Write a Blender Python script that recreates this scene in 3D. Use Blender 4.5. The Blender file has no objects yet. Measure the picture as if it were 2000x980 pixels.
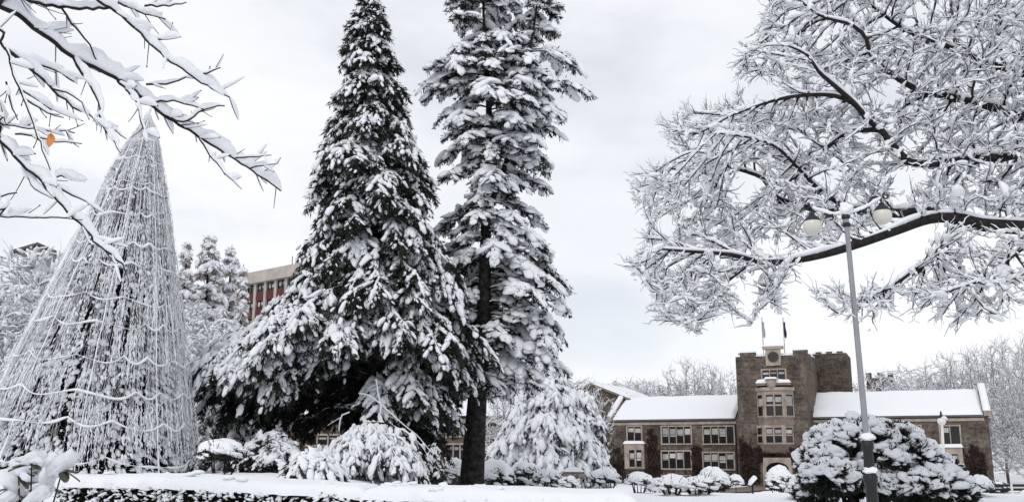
import bpy, bmesh, math, random
import numpy as np
from mathutils import Vector, noise as mnoise

S = bpy.context.scene
C = S.collection
rng = np.random.default_rng(7)
random.seed(7)
rad = math.radians

# ------------------------------------------------------------------ camera
F, CX, CY = 1900.0, 1000.0, 490.0           # focal length and centre in photo pixels (2000 x 980)
EYE = np.array([0.0, 0.0, 1.6])
TILT = math.atan2(400.0, F)                 # eye level is 400 px below the middle
cam_d = bpy.data.cameras.new('camera')
cam_d.sensor_width = 36.0
cam_d.lens = 36.0 * F / 2000.0
cam_d.clip_start = 0.1
cam_d.clip_end = 3000
cam = bpy.data.objects.new('camera', cam_d)
C.objects.link(cam)
cam.location = EYE
cam.rotation_euler = (rad(90) + TILT, 0, 0)
S.camera = cam

# ------------------------------------------------------------------ sky, sun, exposure
SUN_EL, SUN_AZ = rad(42), rad(205)          # azimuth clockwise from +Y: behind the camera, to its left
w = bpy.data.worlds.new('World')
S.world = w
w.use_nodes = True
nt = w.node_tree
nt.nodes.clear()
N = nt.nodes.new
out = N('ShaderNodeOutputWorld'); bg = N('ShaderNodeBackground')
sky = N('ShaderNodeTexSky'); sky.sky_type = 'NISHITA'; sky.sun_disc = False
sky.sun_elevation = SUN_EL; sky.sun_rotation = SUN_AZ
sky.air_density = 1.0; sky.dust_density = 2.0; sky.ozone_density = 1.5
tc = N('ShaderNodeTexCoord'); mp = N('ShaderNodeMapping')
mp.inputs['Scale'].default_value = (1.0, 1.0, 2.6)
mp.inputs['Location'].default_value = (3.1, 0.4, 0.2)
no1 = N('ShaderNodeTexNoise'); no1.inputs['Scale'].default_value = 2.2; no1.inputs['Detail'].default_value = 6
no1.inputs['Roughness'].default_value = 0.55
r1 = N('ShaderNodeValToRGB')
r1.color_ramp.elements[0].position = 0.30; r1.color_ramp.elements[0].color = (0.72, 0.72, 0.72, 1)
r1.color_ramp.elements[1].position = 0.50; r1.color_ramp.elements[1].color = (1, 1, 1, 1)
no2 = N('ShaderNodeTexNoise'); no2.inputs['Scale'].default_value = 3.4; no2.inputs['Detail'].default_value = 5
r2 = N('ShaderNodeValToRGB')
r2.color_ramp.elements[0].position = 0.35; r2.color_ramp.elements[0].color = (8.65, 8.95, 9.6, 1)
r2.color_ramp.elements[1].position = 0.68; r2.color_ramp.elements[1].color = (10.2, 10.3, 10.5, 1)
mx = N('ShaderNodeMix'); mx.data_type = 'RGBA'
L = nt.links.new
L(tc.outputs['Generated'], mp.inputs['Vector'])
L(mp.outputs['Vector'], no1.inputs['Vector']); L(mp.outputs['Vector'], no2.inputs['Vector'])
L(no1.outputs['Fac'], r1.inputs['Fac']); L(no2.outputs['Fac'], r2.inputs['Fac'])
L(r1.outputs['Color'], mx.inputs[0]); L(sky.outputs['Color'], mx.inputs[6]); L(r2.outputs['Color'], mx.inputs[7])
sz = N('ShaderNodeSeparateXYZ'); mr = N('ShaderNodeMapRange')
mr.inputs['From Min'].default_value = 0.08; mr.inputs['From Max'].default_value = 0.55; mr.inputs['To Min'].default_value = 1.10; mr.inputs['To Max'].default_value = 0.995
vm = N('ShaderNodeVectorMath'); vm.operation = 'SCALE'
L(tc.outputs['Generated'], sz.inputs[0]); L(sz.outputs['Z'], mr.inputs['Value']); L(mx.outputs[2], vm.inputs[0]); L(mr.outputs['Result'], vm.inputs['Scale'])
L(vm.outputs['Vector'], bg.inputs['Color']); bg.inputs['Strength'].default_value = 0.095
L(bg.outputs['Background'], out.inputs['Surface'])

sun_d = bpy.data.lights.new('sun', 'SUN')
sun_d.energy = 1.0; sun_d.angle = rad(14); sun_d.color = (1.0, 0.965, 0.92)
sun = bpy.data.objects.new('sun', sun_d); C.objects.link(sun)
sv = Vector((math.sin(SUN_AZ) * math.cos(SUN_EL), math.cos(SUN_AZ) * math.cos(SUN_EL), math.sin(SUN_EL)))
sun.rotation_euler = sv.to_track_quat('Z', 'Y').to_euler()
sun.location = sv * 60

S.view_settings.view_transform = 'Standard'
S.view_settings.look = 'None'
S.view_settings.exposure = 0.0
S.view_settings.gamma = 1.0
S.view_settings.use_curve_mapping = False
S.render.engine = 'CYCLES'
S.cycles.max_bounces = 5
S.cycles.diffuse_bounces = 3
S.cycles.glossy_bounces = 2
S.cycles.use_denoising = True
S.cycles.use_adaptive_sampling = True
S.cycles.adaptive_threshold = 0.02
S.render.filter_size = 0.9

# ------------------------------------------------------------------ pixel rays (used for taking real positions off the photograph)
_c, _s = math.cos(TILT), math.sin(TILT)
def ray(px, py):
    v = CY - py
    return np.array([px - CX, F * _c - v * _s, F * _s + v * _c])
def P(px, py, Y):
    d = ray(px, py)
    return EYE + d * (Y / d[1])
def ppm(Y):                                  # photo pixels in one metre at distance Y
    return F / Y

# ------------------------------------------------------------------ materials
def mat(name, col, rough=0.8, var=0.0, vscale=5.0, col2=None, bump=0.0, bscale=20.0, spec=0.3, sss=0.0, metal=0.0, detail=4.0, obj_random=0.0):
    m = bpy.data.materials.new(name); m.use_nodes = True
    t = m.node_tree; b = t.nodes['Principled BSDF']
    b.inputs['Roughness'].default_value = rough
    b.inputs['Specular IOR Level'].default_value = spec
    b.inputs['Metallic'].default_value = metal
    b.inputs['Base Color'].default_value = (*col, 1)
    tcn = t.nodes.new('ShaderNodeTexCoord')
    if var > 0 or col2:
        n = t.nodes.new('ShaderNodeTexNoise'); n.inputs['Scale'].default_value = vscale; n.inputs['Detail'].default_value = detail
        r = t.nodes.new('ShaderNodeValToRGB')
        c2 = col2 or tuple(min(1, c * (1 + var)) for c in col)
        c1 = col if col2 else tuple(c * (1 - var) for c in col)
        r.color_ramp.elements[0].position = 0.35; r.color_ramp.elements[0].color = (*c1, 1)
        r.color_ramp.elements[1].position = 0.65; r.color_ramp.elements[1].color = (*c2, 1)
        t.links.new(tcn.outputs['Object'], n.inputs['Vector'])
        t.links.new(n.outputs['Fac'], r.inputs['Fac'])
        t.links.new(r.outputs['Color'], b.inputs['Base Color'])
    if bump > 0:
        n2 = t.nodes.new('ShaderNodeTexNoise'); n2.inputs['Scale'].default_value = bscale; n2.inputs['Detail'].default_value = 5
        bp = t.nodes.new('ShaderNodeBump'); bp.inputs['Strength'].default_value = bump; bp.inputs['Distance'].default_value = 0.05
        t.links.new(tcn.outputs['Object'], n2.inputs['Vector'])
        t.links.new(n2.outputs['Fac'], bp.inputs['Height']); t.links.new(bp.outputs['Normal'], b.inputs['Normal'])
    return m

def masonry(name, c1, c2, mortar, bw, bh, stain=(0.5, 0.45, 0.42)):
    m = mat(name, c1, 0.9, bump=0.5, bscale=3.0, spec=0.15)
    t = m.node_tree; b = t.nodes['Principled BSDF']
    tcn = t.nodes.new('ShaderNodeTexCoord')
    sp = t.nodes.new('ShaderNodeSeparateXYZ'); ad = t.nodes.new('ShaderNodeMath'); ad.operation = 'ADD'
    cb = t.nodes.new('ShaderNodeCombineXYZ')
    br = t.nodes.new('ShaderNodeTexBrick')
    br.inputs['Scale'].default_value = 1.0
    br.inputs['Color1'].default_value = (*c1, 1); br.inputs['Color2'].default_value = (*c2, 1); br.inputs['Mortar'].default_value = (*mortar, 1)
    br.inputs['Brick Width'].default_value = bw; br.inputs['Row Height'].default_value = bh; br.inputs['Mortar Size'].default_value = 0.03
    n = t.nodes.new('ShaderNodeTexNoise'); n.inputs['Scale'].default_value = 0.55; n.inputs['Detail'].default_value = 8; n.inputs['Roughness'].default_value = 0.7
    r = t.nodes.new('ShaderNodeValToRGB')
    r.color_ramp.elements[0].position = 0.38; r.color_ramp.elements[0].color = (*stain, 1)
    r.color_ramp.elements[1].position = 0.62; r.color_ramp.elements[1].color = (1.12, 1.08, 1.05, 1)
    mu = t.nodes.new('ShaderNodeMix'); mu.data_type = 'RGBA'; mu.blend_type = 'MULTIPLY'; mu.inputs[0].default_value = 1.0
    t.links.new(tcn.outputs['Object'], sp.inputs[0])
    t.links.new(sp.outputs['X'], ad.inputs[0]); t.links.new(sp.outputs['Y'], ad.inputs[1])
    t.links.new(ad.outputs[0], cb.inputs['X']); t.links.new(sp.outputs['Z'], cb.inputs['Y'])
    t.links.new(cb.outputs[0], br.inputs['Vector']); t.links.new(tcn.outputs['Object'], n.inputs['Vector'])
    t.links.new(n.outputs['Fac'], r.inputs['Fac'])
    t.links.new(br.outputs['Color'], mu.inputs[6]); t.links.new(r.outputs['Color'], mu.inputs[7])
    n3 = t.nodes.new('ShaderNodeTexNoise'); n3.inputs['Scale'].default_value = 3.2; n3.inputs['Detail'].default_value = 6; n3.inputs['Roughness'].default_value = 0.8
    r3 = t.nodes.new('ShaderNodeValToRGB'); r3.color_ramp.elements[0].position = 0.36; r3.color_ramp.elements[0].color = (.45, .44, .43, 1); r3.color_ramp.elements[1].position = 0.64; r3.color_ramp.elements[1].color = (1.5, 1.47, 1.44, 1)
    m3 = t.nodes.new('ShaderNodeMix'); m3.data_type = 'RGBA'; m3.blend_type = 'MULTIPLY'; m3.inputs[0].default_value = 0.85
    t.links.new(tcn.outputs['Object'], n3.inputs['Vector']); t.links.new(n3.outputs['Fac'], r3.inputs['Fac'])
    t.links.new(mu.outputs[2], m3.inputs[6]); t.links.new(r3.outputs['Color'], m3.inputs[7])
    t.links.new(m3.outputs[2], b.inputs['Base Color'])
    return m

M = {}
M['snow'] = mat('snow', (0.80, 0.815, 0.85), 0.75, bump=0.25, bscale=9.0, spec=0.2)
M['snow_near'] = mat('snow_near', (0.80, 0.815, 0.85), 0.8, bump=0.22, bscale=22.0, spec=0.2)
M['snow_ground'] = mat('snow_ground', (0.80, 0.81, 0.84), 0.8, bump=0.35, bscale=1.2, spec=0.2)
M['needle'] = mat('needles', (0.014, 0.018, 0.014), 0.7, col2=(0.032, 0.036, 0.028), vscale=2.5, spec=0.2)
M['needle_brown'] = mat('frosted_needles', (0.30, 0.24, 0.21), 0.8, col2=(0.42, 0.36, 0.33), vscale=1.5, spec=0.1)
M['needle_mid'] = mat('frosted_dark_needles', (0.03, 0.03, 0.026), 0.8, col2=(0.06, 0.052, 0.044), vscale=1.5, spec=0.1)
M['leaf'] = mat('hedge_leaf', (0.014, 0.018, 0.013), 0.4, col2=(0.05, 0.058, 0.036), vscale=6, spec=0.4)
M['bigleaf'] = mat('broad_leaf', (0.035, 0.04, 0.025), 0.4, col2=(0.07, 0.075, 0.04), vscale=9, spec=0.4)
M['ivy'] = mat('ivy_leaf', (0.038, 0.026, 0.022), 0.8, col2=(0.08, 0.057, 0.049), vscale=0.8, spec=0.2)
M['bark'] = mat('bark', (0.010, 0.009, 0.009), 0.95, col2=(0.05, 0.045, 0.044), vscale=7, bump=1.0, bscale=14, spec=0.15)
M['twig'] = mat('twig', (0.014, 0.012, 0.012), 0.9, col2=(0.032, 0.028, 0.027), vscale=12, spec=0.2)
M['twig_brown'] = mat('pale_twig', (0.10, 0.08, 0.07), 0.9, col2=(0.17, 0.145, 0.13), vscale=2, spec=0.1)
M['orange_leaf'] = mat('orange_leaf', (0.50, 0.17, 0.04), 0.6, col2=(0.60, 0.24, 0.07), vscale=30, spec=0.3)
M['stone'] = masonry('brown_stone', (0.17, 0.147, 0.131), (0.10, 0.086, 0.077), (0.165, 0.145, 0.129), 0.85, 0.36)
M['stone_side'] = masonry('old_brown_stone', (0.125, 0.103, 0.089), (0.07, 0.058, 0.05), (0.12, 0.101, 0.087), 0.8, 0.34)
M['trim'] = mat('pale_stone_trim', (0.35, 0.295, 0.25), 0.85, var=0.2, vscale=1.5, spec=0.2)
M['trim_dark'] = mat('weathered_trim', (0.22, 0.18, 0.15), 0.85, var=0.2, vscale=1.5, spec=0.2)
M['glass'] = mat('window_glass', (0.012, 0.013, 0.015), 0.12, spec=0.5)
M['blind'] = mat('window_blind', (0.42, 0.41, 0.40), 0.8, var=0.3, vscale=0.6, spec=0.1)
M['sash'] = mat('dark_sash', (0.025, 0.022, 0.02), 0.6)
M['white_bar'] = mat('pale_glazing_bar', (0.5, 0.48, 0.46), 0.6)
M['door'] = mat('door_wood', (0.022, 0.018, 0.015), 0.7, var=0.3, vscale=4)
M['disc'] = mat('bronze_disc', (0.045, 0.04, 0.036), 0.6, var=0.3, vscale=3)
M['concrete'] = mat('concrete', (0.42, 0.38, 0.35), 0.85, var=0.12, vscale=0.8)
M['red'] = mat('red_panel', (0.095, 0.02, 0.017), 0.6, var=0.25, vscale=0.7)
M['slate'] = mat('dark_roof', (0.10, 0.10, 0.105), 0.7, var=0.2, vscale=2)
M['greywall'] = mat('grey_render', (0.22, 0.22, 0.225), 0.8, var=0.1, vscale=1)
M['iron'] = mat('black_iron', (0.012, 0.012, 0.013), 0.5, spec=0.4)
M['steel'] = mat('pole_paint', (0.27, 0.275, 0.29), 0.35, var=0.1, vscale=3, spec=0.5, metal=0.3)
M['globe'] = mat('frosted_globe', (0.60, 0.58, 0.52), 0.25, spec=0.5, var=0.05, vscale=3)
M['lantern'] = mat('white_lantern', (0.7, 0.69, 0.66), 0.3, spec=0.5)
M['paving'] = mat('wet_paving', (0.10, 0.072, 0.058), 0.7, col2=(0.16, 0.12, 0.10), vscale=1.5)
M['flag_pale'] = mat('pale_flag', (0.45, 0.47, 0.52), 0.8)
M['flag_dark'] = mat('navy_flag', (0.03, 0.035, 0.07), 0.8)
M['cable'] = mat('string_cable', (0.05, 0.05, 0.05), 0.7)

# ------------------------------------------------------------------ geometry helpers
class G:
    def __init__(s): s.v = []; s.f = []; s.n = 0
    def add(s, v, f):
        v = np.asarray(v, float).reshape(-1, 3); f = np.asarray(f, int)
        s.v.append(v); s.f.append(f + s.n); s.n += len(v)
        return s
    def mesh(s, name, mat_, off=(0, 0, 0), smooth=True):
        me = bpy.data.meshes.new(name)
        if s.n:
            v = np.concatenate(s.v) - np.asarray(off, float)
            loops = np.concatenate([f.ravel() for f in s.f]).astype(np.int32)
            tot = np.concatenate([np.full(len(f), f.shape[1]) for f in s.f])
            st = np.concatenate([[0], np.cumsum(tot)[:-1]]).astype(np.int32)
            me.vertices.add(len(v)); me.vertices.foreach_set('co', v.astype(np.float32).ravel())
            me.loops.add(len(loops)); me.loops.foreach_set('vertex_index', loops)
            me.polygons.add(len(tot)); me.polygons.foreach_set('loop_start', st)
            me.polygons.foreach_set('use_smooth', np.full(len(tot), smooth, dtype=bool))
            me.update(calc_edges=True)
        me.materials.append(M[mat_])
        return me
    def build(s, name, mat_, parent=None, smooth=True, local=False):
        if not s.n: return None
        off = (0, 0, 0) if (parent is None or local) else np.array(parent.matrix_world_loc)if False else (0, 0, 0)
        if parent is not None and not local:
            off = np.array(root_loc(parent))
        o = bpy.data.objects.new(name, s.mesh(name, mat_, off, smooth)); C.objects.link(o)
        if parent is not None: o.parent = parent
        return o

def root_loc(o):
    p = Vector((0, 0, 0))
    while o is not None:
        p += o.location; o = o.parent
    return p

def tag(o, label, cat, group=None):
    o['label'] = label; o['category'] = cat
    if group: o['group'] = group
    return o
def thing(name, label, cat, loc, group=None, rz=0.0):
    o = bpy.data.objects.new(name, None); C.objects.link(o)
    o.location = tuple(float(a) for a in loc); o.rotation_euler = (0, 0, rz); o.empty_display_size = 0.2
    return tag(o, label, cat, group)
def dup(root, loc, rz, sc, label, group=None):
    r = root.copy(); C.objects.link(r)
    r.location = tuple(float(a) for a in loc); r.rotation_euler = (0, 0, rz)
    r.scale = (sc if hasattr(sc, '__len__') else (sc, sc, sc))
    r['label'] = label
    if group: r['group'] = group
    for ch in list(root.children):
        c = ch.copy(); C.objects.link(c); c.parent = r
    return r

def nrm(a):
    return a / np.maximum(np.linalg.norm(a, axis=-1, keepdims=True), 1e-9)

def box(g, x0, x1, y0, y1, z0, z1):
    v = [(x0, y0, z0), (x1, y0, z0), (x1, y1, z0), (x0, y1, z0), (x0, y0, z1), (x1, y0, z1), (x1, y1, z1), (x0, y1, z1)]
    g.add(v, [(0, 3, 2, 1), (4, 5, 6, 7), (0, 1, 5, 4), (1, 2, 6, 5), (2, 3, 7, 6), (3, 0, 4, 7)])
def lathe(g, prof, seg=20, c=(0, 0, 0)):
    prof = np.array(prof, float); n = len(prof)
    a = np.linspace(0, 2 * math.pi, seg, endpoint=False)
    v = np.stack([prof[:, None, 0] * np.cos(a), prof[:, None, 0] * np.sin(a), np.repeat(prof[:, None, 1], seg, 1)], -1).reshape(-1, 3) + np.array(c)
    f = []
    for i in range(n - 1):
        for j in range(seg):
            k = (j + 1) % seg
            f.append((i * seg + j, i * seg + k, (i + 1) * seg + k, (i + 1) * seg + j))
    g.add(v, f)
def prism(g, poly, axis_pts0, axis_pts1):
    """two matching closed outlines (n,3) joined by quads and capped by fans"""
    a = np.array(axis_pts0, float); b = np.array(axis_pts1, float); n = len(a)
    g.add(np.concatenate([a, b]), [(i, (i + 1) % n, n + (i + 1) % n, n + i) for i in range(n)])
    for q in (a, b):
        c = q.mean(0)
        g.add(np.concatenate([q, [c]]), [(i, (i + 1) % n, n) for i in range(n)])

def frames(Pt):
    T = nrm(np.gradient(Pt, axis=1))
    steep = np.abs(T[..., 2]).mean(1) > 0.9
    ref = np.where(steep[:, None], np.array([[0.0, 1.0, 0.0]]), np.array([[0.0, 0.0, 1.0]]))[:, None, :]
    Sd = nrm(np.cross(T, np.broadcast_to(ref, T.shape)))
    return T, Sd, np.cross(Sd, T)
def tubes(g, Pt, R, sides=5, shift=None, R2=None):
    """Pt (N,n,3) paths, R (N,n) radii; R2 = vertical radius, shift = offset along the tube's own up"""
    Pt = np.asarray(Pt, float); R = np.asarray(R, float)
    if Pt.ndim == 2: Pt = Pt[None]
    R = np.atleast_2d(R); R2 = R if R2 is None else np.atleast_2d(R2)
    if shift is not None: shift = np.atleast_2d(shift)
    Nn, n = Pt.shape[:2]
    T, Sd, U = frames(Pt)
    if shift is not None: Pt = Pt + U * shift[..., None]
    a = np.linspace(0, 2 * math.pi, sides, endpoint=False)
    ring = Pt[:, :, None] + R[:, :, None, None] * np.cos(a)[None, None, :, None] * Sd[:, :, None] + R2[:, :, None, None] * np.sin(a)[None, None, :, None] * U[:, :, None]
    idx = np.arange(Nn * n * sides).reshape(Nn, n, sides)
    q = np.stack([idx[:, :-1], np.roll(idx, -1, 2)[:, :-1], np.roll(idx, -1, 2)[:, 1:], idx[:, 1:]], -1).reshape(-1, 4)
    g.add(ring.reshape(-1, 3), q)
def smooth_path(pts, step):
    pts = np.asarray(pts, float)
    p = np.concatenate([[2 * pts[0] - pts[1]], pts, [2 * pts[-1] - pts[-2]]])
    outp = []
    for i in range(1, len(p) - 2):
        n = max(1, int(np.linalg.norm(p[i + 1] - p[i]) / step))
        for k in range(n):
            t = k / n
            outp.append(0.5 * (2 * p[i] + (p[i + 1] - p[i - 1]) * t + (2 * p[i - 1] - 5 * p[i] + 4 * p[i + 1] - p[i + 2]) * t * t + (3 * p[i] - p[i - 1] - 3 * p[i + 1] + p[i + 2]) * t ** 3))
    outp.append(p[-2])
    return np.array(outp)

def _ico(sub, seed, amp):
    bm = bmesh.new(); bmesh.ops.create_icosphere(bm, subdivisions=sub, radius=1.0)
    v = np.array([x.co[:] for x in bm.verts]); f = np.array([[q.index for q in p.verts] for p in bm.faces]); bm.free()
    d = np.array([mnoise.noise(Vector(p * 1.5) + Vector((seed * 7.3, seed * 3.1, 0))) + 0.5 * mnoise.noise(Vector(p * 3.2) + Vector((0, seed * 5.1, 2))) for p in v])
    d = d + .35 * np.array([mnoise.noise(Vector(p * 5.5) + Vector((seed, 0, seed * 2.2))) for p in v])
    v = v * (1 + amp * d)[:, None]
    v[:, 2] = np.where(v[:, 2] < 0, v[:, 2] * 0.65, v[:, 2])
    return v, f
LUMP = {k: [_ico(k, i, 0.42) for i in range(6)] for k in (1, 2, 3)}
def lumps(g, pos, tang, sc, sub=2, up=None):
    """snow lumps: pos (N,3), tang (N,3) long axis, sc (N,3) = half length, half width, half height"""
    pos = np.asarray(pos, float).reshape(-1, 3); Nn = len(pos)
    if Nn == 0: return
    T = nrm(np.asarray(tang, float).reshape(-1, 3)); upv = np.array([0, 0, 1.0]) if up is None else up
    bad = np.abs(T[:, 2]) > 0.97
    T = np.where(bad[:, None], nrm(T + np.array([0.3, 0.1, 0])), T)
    Y = nrm(np.cross(np.broadcast_to(upv, T.shape), T)); Z = np.cross(T, Y)
    kind = rng.integers(0, 6, Nn); flip = rng.choice([-1.0, 1.0], Nn)
    for k in range(6):
        m = kind == k
        if not m.any(): continue
        bv, bf = LUMP[sub][k]
        s = sc[m]
        v = (pos[m][:, None] + T[m][:, None] * (bv[None, :, 0:1] * s[:, None, 0:1] * flip[m][:, None, None])
             + Y[m][:, None] * (bv[None, :, 1:2] * s[:, None, 1:2]) + Z[m][:, None] * (bv[None, :, 2:3] * s[:, None, 2:3]))
        nb = len(bv); f = (bf[None] + (np.arange(m.sum()) * nb)[:, None, None]).reshape(-1, 3)
        g.add(v.reshape(-1, 3), f)
def blades(g, pos, d, ln, wd):
    """small leaf or needle-tuft faces: kite of 4 vertices"""
    pos = np.asarray(pos, float); d = nrm(d); Nn = len(pos)
    if Nn == 0: return
    r = nrm(np.cross(d, rng.normal(size=(Nn, 3))))
    ln = np.broadcast_to(ln, (Nn,)); wd = np.broadcast_to(wd, (Nn,))
    a = pos; b = pos + d * (ln * 0.45)[:, None] + r * (wd * 0.5)[:, None]
    c = pos + d * ln[:, None]; e = pos + d * (ln * 0.45)[:, None] - r * (wd * 0.5)[:, None]
    v = np.stack([a, b, c, e], 1).reshape(-1, 3)
    g.add(v, np.arange(Nn * 4).reshape(-1, 4))
def unit(n):
    return nrm(rng.normal(size=(n, 3)))
def sstep(x, a, b):
    t = np.clip((np.asarray(x, float) - a) / (b - a), 0, 1)
    return t * t * (3 - 2 * t)

# ------------------------------------------------------------------ terrain
_TY = [-60, 0, 6, 9, 12, 25, 30, 38, 46, 60, 75, 104, 135, 200, 320, 600, 1600]
_TZ = [0, 0, .2, .55, .6, .5, .5, .2, -.2, -.75, -1.1, -1.6, -1.6, -.6, 10, 18, 24]
def terr(x, y):
    x = np.asarray(x, float); y = np.asarray(y, float)
    z = np.interp(y, _TY, _TZ)
    z = z + 0.68 * sstep(-x, 1.0, 4.5) * sstep(y, 9.4, 10.6) * (1 - sstep(y, 26, 40))
    z = z - 0.25 * sstep(x, 1.5, 5.0) * (1 - sstep(y, 22, 34)) * sstep(y, 8, 10)
    z = z + 14 * sstep(-x, 14, 60) * sstep(y, 45, 130)          # the slope on the left
    return z
def tz(x, y): return float(terr(x, y))
gx = np.unique(np.concatenate([np.linspace(-700, -40, 45), np.linspace(-40, 50, 181), np.linspace(50, 900, 60)]))
gy = np.unique(np.concatenate([np.linspace(-40, 2, 12), np.linspace(2, 60, 150), np.linspace(60, 140, 60), np.linspace(140, 1600, 60)]))
X, Yg = np.meshgrid(gx, gy)
nz = np.array([mnoise.noise(Vector((x * 0.5, y * 0.5, 3))) + 0.5 * mnoise.noise(Vector((x * 1.7, y * 1.7, 8))) for x, y in zip(X.ravel(), Yg.ravel())]).reshape(X.shape)
Zg = terr(X, Yg) + nz * 0.09
idx = np.arange(X.size).reshape(X.shape)
g = G(); g.add(np.stack([X, Yg, Zg], -1).reshape(-1, 3), np.stack([idx[:-1, :-1], idx[:-1, 1:], idx[1:, 1:], idx[1:, :-1]], -1).reshape(-1, 4))
o = g.build('snow_ground', 'snow_ground'); o['kind'] = 'structure'

# ------------------------------------------------------------------ buildings
def bldg(name, label, cat, px, py, Y, alpha, group=None):
    """Empty on the facade line; local x runs along the facade to the right, y goes in, z is height over sea level zero"""
    o = P(px, py, Y)
    t = thing(name, label, cat, (o[0], o[1], 0), group, -alpha)
    t['_'] = 0; del t['_']
    U = np.array([math.cos(alpha), -math.sin(alpha), 0]); V = np.array([math.sin(alpha), math.cos(alpha), 0])
    O = np.array([o[0], o[1], 0.0])
    def hit(px, py, v=0.0):
        d = ray(px, py)
        k = (np.dot(O + V * v - EYE, V)) / np.dot(d, V)
        q = EYE + d * k
        return float(np.dot(q - O, U)), float(q[2])
    return t, hit

def window(parent, a, b, z0, z1, lights, transom=None, depth=0.14, fr=0.16, bar=0.10, blind=0.0, trimmat='trim', sash=True, name='window'):
    """window on a vertical plane from a to b (local xy, seen left to right); frame, pane and blind are meshes of their own"""
    a = np.array(a, float); b = np.array(b, float); L_ = np.linalg.norm(b - a); t = (b - a) / L_; n = np.array([t[1], -t[0]])
    def slab(g, s0, s1, h0, h1, d0, d1):
        c = [a + t * s0 + n * d0, a + t * s1 + n * d0, a + t * s1 + n * d1, a + t * s0 + n * d1]
        v = [(q[0], q[1], h0) for q in c] + [(q[0], q[1], h1) for q in c]
        g.add(v, [(0, 1, 2, 3), (4, 7, 6, 5), (0, 4, 5, 1), (1, 5, 6, 2), (2, 6, 7, 3), (3, 7, 4, 0)])
    gf = G()
    slab(gf, -fr, L_ + fr, z1, z1 + fr, 0, depth); slab(gf, -fr, L_ + fr, z0 - fr, z0, 0, depth + 0.05)
    slab(gf, -fr, 0, z0, z1, 0, depth); slab(gf, L_, L_ + fr, z0, z1, 0, depth)
    wl = (L_ - bar * (lights - 1)) / lights
    for i in range(1, lights):
        slab(gf, i * wl + (i - 1) * bar, i * wl + i * bar, z0, z1, 0, depth - 0.02)
    if transom:
        for i in range(lights):
            s0 = i * (wl + bar)
            slab(gf, s0, s0 + wl, z0 + (z1 - z0) * transom - bar * .5, z0 + (z1 - z0) * transom + bar * .5, 0, depth - 0.025)
    root = gf.build(name, trimmat, parent, smooth=False, local=True)
    gs, gp, gb = G(), G(), G()
    for i in range(lights):
        s0 = i * (wl + bar); s1 = s0 + wl
        slab(gp, s0 + .003, s1 - .003, z0 + .003, z1 - .003, 0.004, 0.02)
        if sash:
            e = 0.055; hm = z0 + (z1 - z0) * 0.52
            slab(gs, s0 + .002, s0 + e, z0 + .002, z1 - .002, 0.0215, 0.05); slab(gs, s1 - e, s1 - .002, z0 + .002, z1 - .002, 0.0215, 0.05)
            slab(gs, s0 + e, s1 - e, hm - e / 2, hm + e / 2, 0.0215, 0.05); slab(gs, s0 + e, s1 - e, z1 - e, z1 - .002, 0.0215, 0.05)
            slab(gs, s0 + e, s1 - e, z0 + .002, z0 + e, 0.0215, 0.05)
        if blind > 0 and rng.random() < 0.9:
            k = blind * rng.uniform(0.6, 1.15); k = min(k, 0.85)
            slab(gb, s0 + .06, s1 - .06, z1 - .1 - (z1 - z0 - .16) * k, z1 - .12 - 0.14 * (z1 - z0) * rng.uniform(0, 1), 0.0205, 0.024)
    gp.build('pane', 'glass', root, smooth=False, local=True)
    gs.build('sash', 'sash', root, smooth=False, local=True)
    gb.build('blind', 'blind', root, smooth=False, local=True)
    return root

def snow_slab(g, poly_lo, thick, nu=30, nv=10, seed=0.0, edge=0.25):
    """quad patch (4 corners: front-left, front-right, back-right, back-left) covered by a rounded layer of snow"""
    q = np.array(poly_lo, float)
    u = np.linspace(0, 1, nu); v = np.linspace(0, 1, nv)
    uu, vv = np.meshgrid(u, v)
    p = (q[0] * ((1 - uu) * (1 - vv))[..., None] + q[1] * (uu * (1 - vv))[..., None] + q[2] * (uu * vv)[..., None] + q[3] * ((1 - uu) * vv)[..., None])
    lu = np.linalg.norm(q[1] - q[0]); lv = np.linalg.norm(q[3] - q[0])
    du = np.minimum(uu, 1 - uu) * lu; dv = np.minimum(vv, 1 - vv) * lv
    d = np.minimum(du, dv)
    prof = np.sqrt(np.clip(1 - (1 - np.clip(d / edge, 0, 1)) ** 2, 0, 1))
    nzs = np.array([mnoise.noise(Vector((a * lu * 0.45 + seed, b * lv * 0.45, seed))) + 0.4 * mnoise.noise(Vector((a * lu * 1.6 + seed, b * lv * 1.6, seed + 4))) for a, b in zip(uu.ravel(), vv.ravel())]).reshape(uu.shape)
    top = p.copy(); top[..., 2] += thick * prof * (1 + 0.22 * nzs)
    n = nu * nv; i = np.arange(n).reshape(nv, nu)
    f = np.stack([i[:-1, :-1], i[:-1, 1:], i[1:, 1:], i[1:, :-1]], -1).reshape(-1, 4)
    g.add(top.reshape(-1, 3), f)
    bot = p.copy(); bot[..., 2] -= 0.01
    g.add(bot.reshape(-1, 3), f[:, ::-1])
    rim = np.concatenate([i[0, :], i[1:, -1], i[-1, -2::-1], i[-2:0:-1, 0]])
    tp, bt = top.reshape(-1, 3)[rim], bot.reshape(-1, 3)[rim]; k = len(rim)
    g.add(np.concatenate([bt, tp]), [(j, (j + 1) % k, k + (j + 1) % k, k + j) for j in range(k)])

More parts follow.
